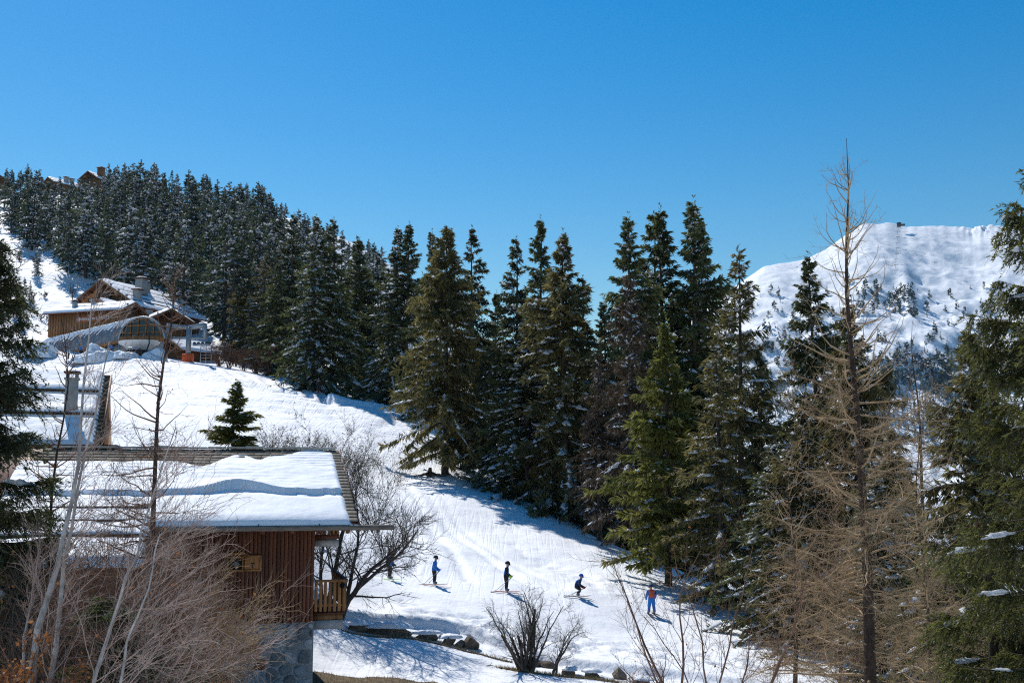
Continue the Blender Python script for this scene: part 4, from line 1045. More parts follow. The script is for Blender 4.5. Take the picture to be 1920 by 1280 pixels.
        t3 = np.array([(0, 1, 4), (1, 2, 4), (2, 3, 4), (3, 0, 4), (1, 0, 5), (2, 1, 5), (3, 2, 5), (0, 3, 5)])
        sn.add(v.reshape(-1, 3), tris=(t3[None] + (np.arange(nb_) * 6)[:, None, None]).reshape(-1, 3))
    return trunk, crown, sn

def make_spruce(name, parts, needle, bark='bark'):
    t, c, s = parts
    root = empty(name)
    t.build("trunk", M[bark], root); c.build("crown", M[needle], root)
    if s.n: s.build("snow_load", M['snow_lump'], root)["kind"] = "stuff"
    return root

# four mid-distance kinds, three forest kinds
KIND = {}
KIND['dark'] = spruce_parts(3, 20, 3.6, 280, 74, 0.7, 0.095, 0.42, 0.85, 0.62, snow_w=0.16, skirt=0.025)
KIND['dark2'] = spruce_parts(4, 20, 3.1, 270, 70, 0.65, 0.095, 0.36, 0.75, 0.55, power=0.8, snow_w=0.15, skirt=0.03)
KIND['dark3'] = spruce_parts(14, 20, 3.9, 250, 74, 0.75, 0.095, 0.5, 0.9, 0.75, power=0.92, snow_w=0.17, skirt=0.02)
KIND['laden'] = spruce_parts(5, 20, 4.4, 240, 64, 0.8, 0.105, 0.55, 0.8, 1.0, snow_w=0.23, power=0.95, skirt=0.02, blob=260)
KIND['olive'] = spruce_parts(6, 20, 3.9, 290, 84, 0.85, 0.09, 0.42, 1.2, 0.55, skirt=0.08, snow_w=0.17, power=0.72)
KIND['olive2'] = spruce_parts(16, 20, 4.1, 280, 84, 0.85, 0.09, 0.48, 1.1, 0.75, skirt=0.02, snow_w=0.19, power=0.82, blob=220)
KIND['open'] = spruce_parts(7, 20, 3.5, 180, 60, 0.75, 0.095, 0.3, 0.9, 0.6, sparse=0.5, snow_w=0.16, power=0.8, skirt=0.03)
KIND['brown'] = spruce_parts(8, 20, 3.3, 200, 46, 0.85, 0.085, 0.42, 1.3, 0.6, skirt=0.10, snow_w=0.15, power=0.6)
KIND['young'] = spruce_parts(9, 15, 2.8, 180, 76, 0.75, 0.105, 0.22, 0.95, 0.35, skirt=0.08, snow_w=0.15, trunk_r=0.17)
NEED = dict(dark='needle_dark', dark3='needle_dark', olive2='needle_olive', dark2='needle_dark', laden='needle_dark', olive='needle_olive', open='needle_olive', brown='needle_brown', young='needle_young')
PROTO = {}
_rt = random.Random(5)
def plant(kind, px, py_top, d, label, width=1.0, group="tall spruces along the piste", name="spruce_tree", dx=0):
    """a spruce whose tip is seen at (px,py_top) at distance d, standing on the terrain"""
    top = P(px, py_top, d); g = gz(top.x, top.y)
    if kind not in PROTO:
        PROTO[kind] = make_spruce(name, KIND[kind], NEED[kind]); o = PROTO[kind]
    else: o = copy_tree(PROTO[kind])
    Hk = 15.0 if kind == 'young' else 20.0
    s = (top.z - g) / Hk
    o.location = (top.x, top.y, g); o.scale = (s * width, s * width, s)
    o.rotation_euler = (_rt.uniform(-.022, .022), _rt.uniform(-.022, .022), _rt.random() * 6.28)
    tag(o, label, "tree", group)
    return o
# ------------------------------------------------------------------ spruces beside the piste
for a in [
    ('olive', 838, 424, 90, "tall olive spruce with bare roots standing alone at the piste edge", 1.0),
    ('dark3', 886, 428, 96, "dark spruce close behind the spruce with bare roots", 0.9),
    ('dark2', 765, 416, 129, "taller of the two spruce tips just above the crest pole", 1.1),
    ('laden', 741, 424, 131, "snow striped spruce beside the pole on the crest", 1.0),
    ('dark', 806, 430, 118, "dark spruce half hidden behind the lone olive spruce", 0.9),
    ('dark3', 968, 448, 87, "spruce with a sparse bent top, shortest of the middle clump", 0.95),
    ('dark2', 1008, 409, 97, "tallest dark spruce rising at the back of the middle clump", 0.9),
    ('olive2', 1058, 430, 81, "broad olive spruce at the front of the middle clump", 1.05),
    ('laden', 990, 600, 84, "low wide spruce skirt with long snowy boughs below the middle clump", 1.5),
    ('dark3', 1085, 520, 92, "dark spruce filling the notch behind the broad olive one", 1.1),
    ('dark2', 925, 545, 104, "spruce closing the gap behind the lone spruce pair", 1.1),
    ('dark', 1140, 560, 96, "low spruce in the blue gap between the two clumps", 1.0),
    ('dark', 1174, 403, 78, "slender pointed spruce at the edge of the blue gap", 0.95),
    ('dark3', 1217, 396, 84, "dark spruce between the slender one and the tallest", 0.9),
    ('dark2', 1246, 388, 82, "narrow dark spruce pressed against the tallest one", 0.9),
    ('dark', 1286, 371, 80, "tallest darkest spruce of the right-hand clump", 1.0),
    ('dark2', 1326, 404, 86, "thin spruce peeping out behind the tallest one", 0.7),
    ('brown', 1186, 520, 68, "dying spruce with rusty brown hanging needles", .9),
    ('brown', 1120, 660, 72, "short dying spruce with bare lower trunk beside the shaded snow", .95),
    ('young', 1244, 598, 59, "bright yellow-green young spruce lit by the sun", 1.0),
    ('open', 1372, 462, 57, "open crowned olive spruce in front of the mountain foot", 1.0),
    ('open', 1345, 620, 54, "shorter olive spruce leaning into the open crowned one", 1.1),
    ('dark2', 1432, 640, 58, "small thin spruce below the mountain's left shoulder", 0.8),
    ('dark', 1532, 472, 52, "dark pointed spruce just before the mountain slope by the larch", 0.95),
    ('olive2', 1592, 560, 48, "olive spruce hidden behind the larch trunk", 0.95),
    ('olive2', 1500, 760, 46, "low spruce behind the larch twigs with snowy boughs", 1.2),
    ('laden', 1440, 830, 48, "bushy snow hung spruce at the shaded right bank", 1.3),
    ('olive2', 1680, 800, 44, "squat spruce filling the gap behind the larch", 1.3),
    ('olive2', 1800, 610, 34, "pointed dark spruce top before the far forest", 1.15),
    ('laden', 1640, 860, 40, "snow hung spruce low behind the larch trunk", 1.3),
    ('laden', 592, 404, 138, "big snow striped spruce with boughs to the ground", 1.15),
    ('dark3', 633, 410, 140, "dark partner of the big snow striped spruce", 1.15),
    ('dark3', 545, 400, 160, "spruce standing behind the big snow striped pair, towards the huts", 1.1),
    ('dark2', 680, 448, 150, "slim spruce in the gap after the big snow striped pair", 1.2),
    ('dark', 664, 455, 163, "grey-green spruce deep behind the gap", 1.2),
    ('open', 497, 470, 165, "loose grown spruce behind the hut with two roofs", 1.1),
    ('olive2', 455, 520, 168, "olive spruce just above the hut roofs", 1.2),
    ('dark2', 520, 490, 150, "spruce whose foot meets the upper piste edge", 1.2),
    ('young', 404, 583, 185, "small green spruce behind the lift's steel frame", 1.0),
    ('dark', 418, 570, 190, "little dark spruce beside the lift's steel frame", 1.0),
    ('laden', 714, 470, 150, "spruce wedged between the gap and the crest pole", 1.0),
]:
    plant(*a)
plant('young', 441, 712, 47, "small solitary young spruce behind the chalet ridge", 1.6, "small spruces")

# ------------------------------------------------------------------ forest on the hillside
FK = [spruce_parts(21, 20, 3.3, 130, 34, 1.0, 0.22, 0.42, 0.6, 0.6, blob=40, cross=False, snow_w=0.34),
      spruce_parts(22, 20, 2.9, 120, 34, 1.0, 0.22, 0.34, 0.6, 0.75, blob=50, cross=False, power=0.78, snow_w=0.36),
      spruce_parts(23, 20, 3.7, 125, 34, 1.05, 0.23, 0.5, 0.7, 0.9, blob=70, cross=False, snow_w=0.42),
      spruce_parts(24, 20, 2.6, 120, 32, 0.9, 0.2, 0.3, 0.6, 0.3, blob=25, cross=False, power=0.8, snow_w=0.3)]
fproto = [make_spruce("forest_spruce", k, 'needle_far') for k in FK]
fused = [False] * 4
def proj(p):
    v = Vector(p) - Vector((0, 0, CZ))
    f = v.y * _cp + v.z * _sp; u = -v.y * _sp + v.z * _cp
    return 960 + FPX * v.x / f, 640 - FPX * u / f
_rf = random.Random(77); cand = []
for _ in range(5200):
    d = 172 + 268 * _rf.random(); px = -60 + 800 * _rf.random(); x = (px - 960) / FPX * d; s = 0.62 + 0.6 * _rf.random() ** .8
    cand.append((x, d, s))
_ca = np.array(cand); _cz_ = ground(_ca[:, 0], _ca[:, 1]); keep = []
for (x, d, s), z in zip(cand, _cz_):
    z = float(z); qx, qy = proj((x, d, z)); top = proj((x, d, z + 20 * s))[1]
    # open snow slope on the left, station yard, and the summit chalets stay clear
    edge = np.interp(qx, [-60, 0, 40, 150, 200, 300, 400, 470], [430, 440, 458, 528, 560, 600, 640, 668])
    if (qy > edge and qx < 470) or qy > 668: continue
    lim = np.interp(qx, [-60, 0, 25, 40, 62, 74, 100, 185, 196, 260, 330, 400, 440, 470, 520, 560, 600, 700, 860], [308, 316, 302, 306, 306, 328, 328, 334, 300, 296, 308, 322, 340, 332, 362, 388, 405, 450, 540])
    if top < lim + 18 * _rf.random() ** 2 * (_rf.random() < .7): continue
    if any((x - a_[0]) ** 2 + (d - a_[1]) ** 2 < 5.4 ** 2 for a_ in keep): continue
    keep.append((x, d, z, s, qx, qy, top))
# only trees that show: draw the crowns front to back on a coarse raster
ras = np.zeros((720, 960), bool)
def crown_cells(cx, ty, by, hw):
    ys = np.arange(max(0, int(ty)), min(719, int(by)))
    return [(y, max(0, int(cx + 60 - hw * (y - ty) / max(1, by - ty))), max(0, int(cx + 60 + hw * (y - ty) / max(1, by - ty)) + 1)) for y in ys]
for o_ in [o for o in COL.objects if o.name.startswith("spruce_tree")]:
    bx0, by0 = proj(o_.location); tx0, ty0 = proj(o_.location + Vector((0, 0, 20 * o_.scale.z)))
    if bx0 < 860:
        for y, a_, b_ in crown_cells(bx0, ty0, by0, 3.0 * o_.scale.x * FPX / o_.location.y): ras[y, a_:b_] = True
ras[560:720, 60 + 75:60 + 300] = True
keep.sort(key=lambda k: k[1]); shown = []
for k in keep:
    cells = crown_cells(k[4], k[6], k[5], 2.2 * k[3] * FPX / k[1]); tot = vis = 0
    for y, a_, b_ in cells:
        seg = ras[y, a_:b_]; tot += len(seg); vis += int((~seg).sum()); ras[y, a_:b_] = True
    if vis > 90 and vis > .05 * tot: shown.append((vis, k))
print("forest candidates", len(keep), "showing", len(shown))
shown.sort(key=lambda v: -v[0]); fpts = [k[:6] for _, k in shown[:300]]
for i, (x, d, z, s, qx, qy) in enumerate(fpts):
    k = _rf.choice([0, 0, 1, 1, 2, 2, 3])
    o = fproto[k] if not fused[k] else copy_tree(fproto[k]); fused[k] = True
    o.location = (x, d, z - 0.2); o.scale = (s * 1.12, s * 1.12, s); o.rotation_euler = (0, 0, _rf.random() * 6.28)
    if qx < 150 and d > 330: lb = "dark spruce of the hillside forest in front of the hilltop chalets"
    elif d > 340: lb = "dark spruce along the forest's skyline, past the hilltop chalets"
    elif qx < 330 and d < 260: lb = "snow striped spruce at the forest edge above the restaurant roof"
    elif qx < 330: lb = "snow dusted spruce inside the hillside forest over the open slope"
    elif d > 250: lb = "dark spruce in the middle height of the forest above the huts"
    else: lb = "spruce low in the forest between the huts and the crest"
    tag(o, lb, "tree", "spruces of the hillside forest")
print("forest trees", len(fpts))
# ================================================================== near spruces (fine needles)
def near_spruce(seed, H, Rb, nbr, nside, nneed, droop=0.3, hang=0.6, snow=0.2, power=0.8, zmin=0.0, trunk_r=0.2, away=None):
    rs = np.random.RandomState(seed)
    h = zmin + (0.985 - zmin) * np.sort(rs.rand(nbr)) ** 0.95
    Lb = Rb * (np.clip(1 - h, 0, 1) ** power * (0.65 + 0.55 * rs.rand(nbr)) + 0.04)
    az = rs.rand(nbr) * 6.283; rad = np.stack([np.cos(az), np.sin(az)], -1)
    e0 = np.interp(h, [0, .4, .8, 1], [-0.15, 0.05, 0.3, 0.9]) + rs.randn(nbr) * .08; dr = droop * np.interp(h, [0, .7, 1], [1.2, 1, .2]) * (.6 + .8 * rs.rand(nbr))
    def axis(s, bi):
        r = Lb[bi] * s; z = Lb[bi] * (e0[bi] * s - dr[bi] * s ** 1.6 + .6 * dr[bi] * s ** 4)
        return np.stack([rad[bi, 0] * r, rad[bi, 1] * r, z + h[bi] * H], -1)
    K = 7; trunk = MB(); kz = np.linspace(0, 1, 8)
    trunk.tubes(np.stack([0 * kz, 0 * kz, kz * H - .2], -1)[None], (trunk_r * (1 - kz) ** .8 + .012)[None], 9)
    B = np.repeat(np.arange(nbr)[:, None], K, 1)
    trunk.tubes(axis(np.repeat(np.linspace(0, 1, K)[None], nbr, 0), B), np.linspace(1, .2, K)[None] * (.008 + .009 * Lb)[:, None], 4)
    per = np.maximum(6, nside * Lb / Rb * 1.5).astype(int)
    if away is not None: per = np.where(np.cos(az - away) > .35, np.maximum(4, per // 5), per)      # boughs far outside the view stay plain
    bi = np.repeat(np.arange(nbr), per); n = len(bi)
    s = np.minimum(.1 + .92 * rs.rand(n) ** .85, 1); p0 = axis(s, bi)
    ax = axis(s + .04, bi) - axis(s - .04, bi); ax /= np.linalg.norm(ax, axis=1, keepdims=True)
    lat = np.cross(ax, [0, 0, 1.0]); lat /= np.linalg.norm(lat, axis=1, keepdims=True) + 1e-9
    d = ax * (.35 + .5 * rs.rand(n, 1)) + lat * np.where(rs.rand(n, 1) < .5, -1, 1) * (.3 + .6 * rs.rand(n, 1)) + np.array([0, 0, -1.0]) * (hang * (.2 + 1.2 * rs.rand(n, 1)))
    d /= np.linalg.norm(d, axis=1, keepdims=True)
    ln = (.16 + .42 * rs.rand(n)) * (.5 + .5 * np.minimum(Lb[bi] / (.5 * Rb), 1))
    # twig polyline curves down with its own weight
    tt = np.linspace(0, 1, 2)
    pts = p0[:, None] + d[:, None] * (ln[:, None] * tt[None])[..., None] + np.array([0, 0, -.35]) * (ln[:, None] * tt[None] ** 2)[..., None]
    trunk.tubes(pts, np.repeat((np.linspace(.0045, .002, 2))[None], n, 0), 3)
    # needle brushes: short thin cards round the twig
    m = nneed; ti = np.repeat(np.arange(n), m); f = rs.rand(len(ti))
    q0 = p0[ti] + d[ti] * (ln[ti] * f)[:, None] + np.array([0, 0, -.35]) * (ln[ti] * f ** 2)[:, None]
    nd = d[ti] * (.7 + .4 * rs.rand(len(ti), 1)) + rs.randn(len(ti), 3) * .55; nd /= np.linalg.norm(nd, axis=1, keepdims=True)
    nl = .05 + .05 * rs.rand(len(ti)); nw = .016 + .012 * rs.rand(len(ti))
    wv = np.cross(nd, rs.randn(len(ti), 3)); wv /= np.linalg.norm(wv, axis=1, keepdims=True) + 1e-9
    a = q0 - wv * nw[:, None] * .5; b_ = q0 + wv * nw[:, None] * .5; c_ = q0 + nd * nl[:, None]
    crown = MB(); crown.add(np.stack([a, b_, c_], 1).reshape(-1, 3), tris=np.arange(len(ti) * 3).reshape(-1, 3))
    # snow pads near the branch ends
    sn = MB(); sel = np.where(rs.rand(nbr) < snow)[0]
    pads = []
    for k in sel:
        s0 = .35 + .5 * rs.rand(); c0 = axis(np.array([s0]), np.array([k]))[0]; r_ = (.05 + .09 * rs.rand()) * min(1, Rb / 1.8)
        pads.append((c0, r_, az[k]))
    tips = axis(np.full(nbr, .97), np.arange(nbr))
    return trunk, crown, pads, tips, h
def place_near(name, label, seed, px, d, top_py, H, foot=None, cones=0, needle='needle_near', **kw):
    top = P(px, top_py, d); root = empty(name, (top.x, top.y, top.z - H)); tag(root, label, "tree", "near spruces framing the view")
    t, c, pads, tips, h = near_spruce(seed, H, **kw)
    t.build("trunk", M['bark'], root); c.build("crown", M[needle], root)
    for c0, r_, a in pads:
        link_mesh("snow_pad", blob_mesh(r_ * 1.9, r_ * .6, r_ * .42, int(a * 100) % 50, sub=3), root, tuple(c0), (0, .22 + .2 * math.sin(a * 7), a))
    if cones:
        prof = [(0.004, 0), (.016, -.015), (.022, -.05), (.02, -.09), (.006, -.125)]; aa = np.linspace(0, 2 * math.pi, 7)
        cm = MB(); cm.grid(np.array([[(r * math.cos(x), r * math.sin(x), z) for x in aa] for r, z in prof])); cme = cm.mesh("cone", M['cone'], True)
        rr = random.Random(seed); cand = [i for i in range(len(tips)) if h[i] > .35]
        for k in range(cones):
            p = tips[rr.choice(cand)]; link_mesh("cone", cme, root, tuple(p + np.array([rr.uniform(-.12, .12), rr.uniform(-.12, .12), -.03 + rr.uniform(-.05, .02)])), (rr.uniform(-.2, .2), rr.uniform(-.2, .2), 0), (1.15, 1.15, 1.3))
    return root
place_near("near_spruce", "tall near spruce with hanging cones at the picture's right edge", 41, 1968, 16.5, 262, 14.0, Rb=3.0, nbr=230, nside=125, nneed=17, droop=.34, hang=.95, snow=.4, power=.72, cones=60, away=0.0)
place_near("near_spruce", "dark near spruce reaching in at the left edge beside the birches", 42, -40, 17, 440, 9.0, Rb=1.85, nbr=150, nside=105, nneed=17, droop=.22, hang=.6, snow=.12, power=.6, needle='needle_dark', away=math.pi)
place_near("near_spruce", "low spruce branches in the corner below the cone bearing spruce", 43, 1850, 19, 985, 6.0, Rb=2.1, nbr=75, nside=85, nneed=15, droop=.2, hang=.6, snow=.4, power=.6)
for k, (px, d, tpy, H, lb) in enumerate([(205, 13.5, 1135, 2.4, "small fir at the foot of the birches, under the bare twigs"), (290, 15, 1165, 2.4, "little fir in the thicket nearer the chalet's stone base")]):
    place_near("small_fir", lb, 50 + k, px, d, tpy, H, Rb=.9, nbr=70, nside=26, nneed=14, droop=.05, hang=.2, snow=.1, power=.7, needle='needle_dark')

# ================================================================== leafless trees and shrubs
def unit(v): return v / (np.linalg.norm(v, axis=-1, keepdims=True) + 1e-9)
class Bare:
    """collects branch polylines level by level and turns them into tubes"""
    def __init__(s, seed): s.rs = np.random.RandomState(seed); s.mb = MB()
    def limbs(s, p0, d0, L, r0, r1, K=6, bend=0.15, lift=0.0, sides=5, m=0):
        """N curved limbs; lift bends them up (+) or down (-); returns paths and radii"""
        N = len(p0); d = unit(np.asarray(d0, float)); p = np.asarray(p0, float).copy()
        L = np.broadcast_to(np.asarray(L, float), (N,)); lift = np.broadcast_to(np.asarray(lift, float), (N,))
        P_ = [p.copy()]
        for k in range(K - 1):
            d = unit(d + s.rs.randn(N, 3) * bend / math.sqrt(K) * 1.6 + np.array([0, 0, 1.0]) * (lift / (K - 1))[:, None])
            p = p + d * (L / (K - 1))[:, None]; P_.append(p.copy())
        paths = np.stack(P_, 1)
        r0 = np.broadcast_to(np.asarray(r0, float), (N,)); r1 = np.broadcast_to(np.asarray(r1, float), (N,))
        rad = r0[:, None] + (r1 - r0)[:, None] * np.linspace(0, 1, K)[None]
        s.mb.tubes(paths, rad, sides, m=m)
        return paths, rad
    def sprout(s, paths, rad, per, lo=0.15, hi=1.0, spread=0.9, fwd=0.7, up=0.0, rk=0.6):
        """start points/directions for children along parent paths"""
        N, K, _ = paths.shape
        bi = np.repeat(np.arange(N), per); n = len(bi); t = lo + (hi - lo) * s.rs.rand(n); x = t * (K - 1); i = np.minimum(x.astype(int), K - 2); f = (x - i)[:, None]
        p = paths[bi, i] * (1 - f) + paths[bi, i + 1] * f
        ax = unit(paths[bi, i + 1] - paths[bi, i]); sd = unit(np.cross(ax, s.rs.randn(n, 3)))
        d = ax * fwd + sd * spread + np.array([0, 0, up])
        r = (rad[bi, i] * (1 - f[:, 0]) + rad[bi, i + 1] * f[:, 0]) * rk
        return p, unit(d), t, bi, r
    def leaves(s, p, n, size, m, spread=0.05):
        q = p[s.rs.randint(0, len(p), n)] + s.rs.randn(n, 3) * spread
        a = unit(s.rs.randn(n, 3)); b_ = unit(np.cross(a, s.rs.randn(n, 3))); z = size * (.5 + s.rs.rand(n, 1))
        v = np.stack([q, q + a * z * .5 + b_ * z * .3, q + a * z, q + a * z * .5 - b_ * z * .3], 1).reshape(-1, 3)
        s.mb.add(v, np.arange(n * 4).reshape(-1, 4), m=m)

def larch(name, label, seed, px, py_top, d, base_py=None, nbr=140, Lmax=3.2, per=22, tper=4, r=0.16, mats=('bark_larch', 'twig_tan'), lean=0.0, low=0.08, buds=0, H=None, zero=None):
    top = P(px, py_top, d); gx = top.x + lean
    g = gz(gx, top.y); H = top.z - g
    root = empty(name, (gx, top.y, g)); tag(root, label, "tree", "bare larches")
    B = Bare(seed); rs = B.rs
    kz = np.linspace(0, 1, 14); tp = np.stack([-lean * kz + .05 * np.sin(kz * 9 + seed) + .10 * np.sin(kz * 17 + seed) * kz ** 3, .05 * np.cos(kz * 7), kz * H - .2 * (kz == 0)], -1); tr = r * (1 - kz) ** 1.0 + .005
    T = MB(); T.tubes(tp[None], tr[None], 9); T.build("trunk", M[mats[0]], root, smooth=True)
    h = low + (.95 - low) * rs.rand(nbr) ** 1.15
    x = h * 13; i = np.minimum(x.astype(int), 12); f = (x - i)[:, None]; p0 = tp[i] * (1 - f) + tp[i + 1] * f
    L = Lmax * (np.clip(1.0 - h, .02, 1) ** .55) * (.5 + .65 * rs.rand(nbr)); az = rs.rand(nbr) * 6.283
    el = np.interp(h, [0, .45, .8, 1], [-.15, .0, .25, .6]) + rs.randn(nbr) * .18
    d0 = np.stack([np.cos(az) * np.cos(el), np.sin(az) * np.cos(el), np.sin(el)], -1)
    lift = np.interp(h, [0, .4, .6, .78, 1], [.12, .25, .6, 1.25, 1.2])
    pa, ra = B.limbs(p0, d0, L, .008 + .009 * L, .003, 8, .26, lift, 4)
    fine = h < .62
    pc, dc, t, bi, rr = B.sprout(pa, ra, np.where(fine, per, 2), .12, 1, .8, .55, -.12)
    pb, rb_ = B.limbs(pc, dc, (.18 + .75 * rs.rand(len(pc)) ** 1.5) * (1.15 - .4 * t) * np.minimum(1, L[bi] / 1.2), .0048, .0022, 3, .45, .1, 3)
    if tper:
        pc, dc, t, bi, rr = B.sprout(pb, rb_, tper, .2, 1, .9, .5, -.05)
        B.limbs(pc, dc, .07 + .2 * rs.rand(len(pc)), .0030, .0016, 2, .3, 0, 3)
    if buds: B.leaves(pb.reshape(-1, 3), buds, .035, 1, .01)
    B.mb.build("branches", [M[mats[1]], M['cone']], root)
    return root
larch("larch_tree", "big bare larch with a dense tan tangle of twigs", 61, 1581, 258, 25, nbr=210, Lmax=3.4, per=26, tper=4, r=.17, lean=.12)
larch("larch_tree", "slim bare larch in front of the snowy chalet roof", 62, 322, 470, 22, nbr=95, Lmax=2.0, per=16, tper=3, r=.085, lean=-.25, mats=('bark_larch', 'twig_brown'), low=.25, buds=700)
larch("larch_tree", "bare larch sapling by the chimney house", 63, 122, 590, 19, nbr=75, Lmax=1.2, per=10, tper=2, r=.045, mats=('bark_larch', 'twig_brown'), low=.3)
larch("larch_tree", "bare brown larch leaning among spruces behind the huts", 64, 440, 470, 172, nbr=90, Lmax=3.6, per=10, tper=2, r=.3, mats=('bark', 'twig_grey'), low=.2)
larch("larch_tree", "bare larch in the blue gap before the far mountain forest", 65, 1712, 600, 45, nbr=80, Lmax=2.4, per=14, tper=3, r=.12, mats=('bark_larch', 'twig_brown'), low=.15)

larch("larch_tree", "low bare larch crown spreading left of the big larch trunk", 66, 1478, 800, 31, nbr=90, Lmax=2.2, per=16, tper=3, r=.08, mats=('bark_larch', 'twig_tan'), low=.25)
larch("larch_tree", "low bare larch crown between the big larch and the cone bearing spruce", 67, 1718, 790, 29, nbr=110, Lmax=2.3, per=16, tper=3, r=.08, mats=('bark_larch', 'twig_tan'), low=.25)
larch("larch_tree", "bare young larch standing in front of the snow hung spruce", 68, 1560, 880, 35, nbr=80, Lmax=1.9, per=14, tper=3, r=.06, mats=('bark_larch', 'twig_brown'), low=.2)
def shrub(name, label, cat, seed, loc, stems, H, spread=.45, per=(7, 7, 4), r=.03, mats=('twig_grey',), lift=.1, leaf=None, lean=(0, 0, 0), group="bare shrubs", spray=.6, thick=1.0, len2=.5):
    """many stemmed leafless shrub"""
    root = empty(name, loc); tag(root, label, cat, group)
    B = Bare(seed); rs = B.rs
    a = rs.rand(stems) * 6.283; sp = spread * (.3 + .9 * rs.rand(stems))
    d0 = np.stack([np.cos(a) * sp, np.sin(a) * sp, np.ones(stems)], -1) + np.array(lean)
    p0 = np.stack([np.cos(a) * .12 * H * spread, np.sin(a) * .12 * H * spread, -.1 + 0 * a], -1)
    LL = H * (.55 + .5 * rs.rand(stems))
    pa, ra = B.limbs(p0, d0, LL, r * (.6 + .6 * rs.rand(stems)), r * .2, 9, .28, lift, 6)
    pc, dc, t, bi, rr = B.sprout(pa, ra, per[0], .18, .98, spray, .8, .15)
    pb, rb_ = B.limbs(pc, dc, H * len2 * (.35 + .6 * rs.rand(len(pc))) * (1.1 - .6 * t), np.maximum(rr * .8, .004 * thick), .0025 * thick, 5, .3, lift * .8, 3)
    pc, dc, t, bi, rr = B.sprout(pb, rb_, per[1], .2, 1, spray, .75, .1)
    pd, rd = B.limbs(pc, dc, H * .2 * (.3 + .7 * rs.rand(len(pc))), .0035 * thick, .0018 * thick, 3, .3, lift * .4, 3)
    if per[2]:
        pc, dc, t, bi, rr = B.sprout(pd, rd, per[2], .2, 1, spray, .7, .05)
        pd, rd = B.limbs(pc, dc, H * .08 * (.3 + .8 * rs.rand(len(pc))), .0026 * thick, .0014 * thick, 2, .25, 0, 3)
    ms = [M[m_] for m_ in mats]
    if leaf:
        B.leaves(pd.reshape(-1, 3), leaf[0], leaf[1], len(ms), leaf[1] * .4); ms.append(M[leaf[2]])
    B.mb.build("branches", ms, root)
    return root
def G3(px, py, d): 
    p = P(px, py, d); return (p.x, p.y, gz(p.x, p.y))
# willow behind the chalet's balcony: two leaning trunks
wl = G3(628, 1120, 43.5)
wroot = empty("willow_tree", wl); tag(wroot, "spreading bare willow leaning out behind the chalet balcony", "tree")
B = Bare(71); rs = B.rs
tr0 = np.array([(0.0, 0, -.2), (.25, .1, -.2), (-.5, .2, -.2), (-.35, .3, -.2), (.1, .5, -.2)])
td0 = np.array([(.62, -.1, 1.0), (.25, .1, 1.0), (.12, .0, 1.0), (-.08, .1, 1.0), (.42, .35, 1.0)])
pa, ra = B.limbs(tr0, td0, np.array([4.6, 4.8, 5.0, 4.8, 4.6]), np.array([.14, .10, .13, .09, .1]), .03, 10, .3, .05, 8)
B.mb.build("trunk", M['bark'], wroot, smooth=True); B.mb = MB()
pc, dc, t, bi, rr = B.sprout(pa, ra, 13, .25, 1, .85, .7, .12)
pb, rb2 = B.limbs(pc, dc, (1.1 + 1.5 * rs.rand(len(pc))) * (1.15 - .4 * t), np.maximum(rr * .75, .02), .009, 7, .3, .25, 5)
pc, dc, t, bi, rr = B.sprout(pb, rb2, 9, .15, 1, .7, .75, .1)
pd, rd = B.limbs(pc, dc, 0.4 + .75 * rs.rand(len(pc)), .010, .005, 5, .3, .25, 4)
pc, dc, t, bi, rr = B.sprout(pd, rd, 6, .15, 1, .55, .8, .1)
pe, re_ = B.limbs(pc, dc, 0.18 + .36 * rs.rand(len(pc)), .006, .0035, 3, .2, .1, 3)
B.leaves(pe.reshape(-1, 3), 2600, .05, 1, .02)
B.mb.build("branches", [M['twig_grey'], M['catkin']], wroot)
# alder thicket behind the chalet ridge, each bush a thing
for k, (px, tpy, d, H, lb) in enumerate([(512, 785, 46, 3.4, "thin alder bush right of the small spruce behind the ridge"), (585, 790, 47, 3.2, "alder bush in the middle of the row behind the ridge"), (625, 772, 48, 3.9, "tallest catkin bush behind the ridge's end"), (668, 800, 46, 3.6, "catkin bush touching the willow crown"), (705, 830, 45, 3.6, "round bush crown just above the willow"), (548, 800, 49, 2.8, "small alder bush between two taller ones")]):
    t_ = P(px, tpy, d); shrub("alder_bush", lb, "bush", 80 + k, (t_.x, t_.y, t_.z - H), 9, H, .32, (7, 6, 2), .022, ('twig_grey',), .12, (900, .06, 'catkin'), group="alder bushes behind the ridge", thick=1.6)
# shrub by the creek with cut stubs, its neighbour, and the saplings on the right
sh_ = G3(990, 1256, 39.4)
o = shrub("creek_shrub", "many stemmed bare shrub with cut stubs by the creek", "shrub", 90, sh_, 13, 2.9, .42, (8, 6, 3), .055, ('twig_grey',), .1, group="creek shrubs", thick=1.3)
for k, (dx, L) in enumerate(((-.95, 1.3), (-.6, 1.2), (-.75, 1.0), (-.35, 1.25), (.25, 2.2))):
    c = MB(); c.tubes(np.array([[(dx * .25, 0, -.1), (dx * .6, .05, L * .5), (dx, .1, L)]]), np.array([[.06, .055, .05]]), 7, cap=True); c.build("cut_stem", M['bark'], o)
shrub("creek_shrub", "smaller arching bare shrub next to the stubby one", "shrub", 91, G3(1040, 1262, 39), 3, 2.4, .5, (9, 8, 4), .05, ('twig_grey',), -.1, group="creek shrubs", lean=(.28, 0, 0), thick=1.2)
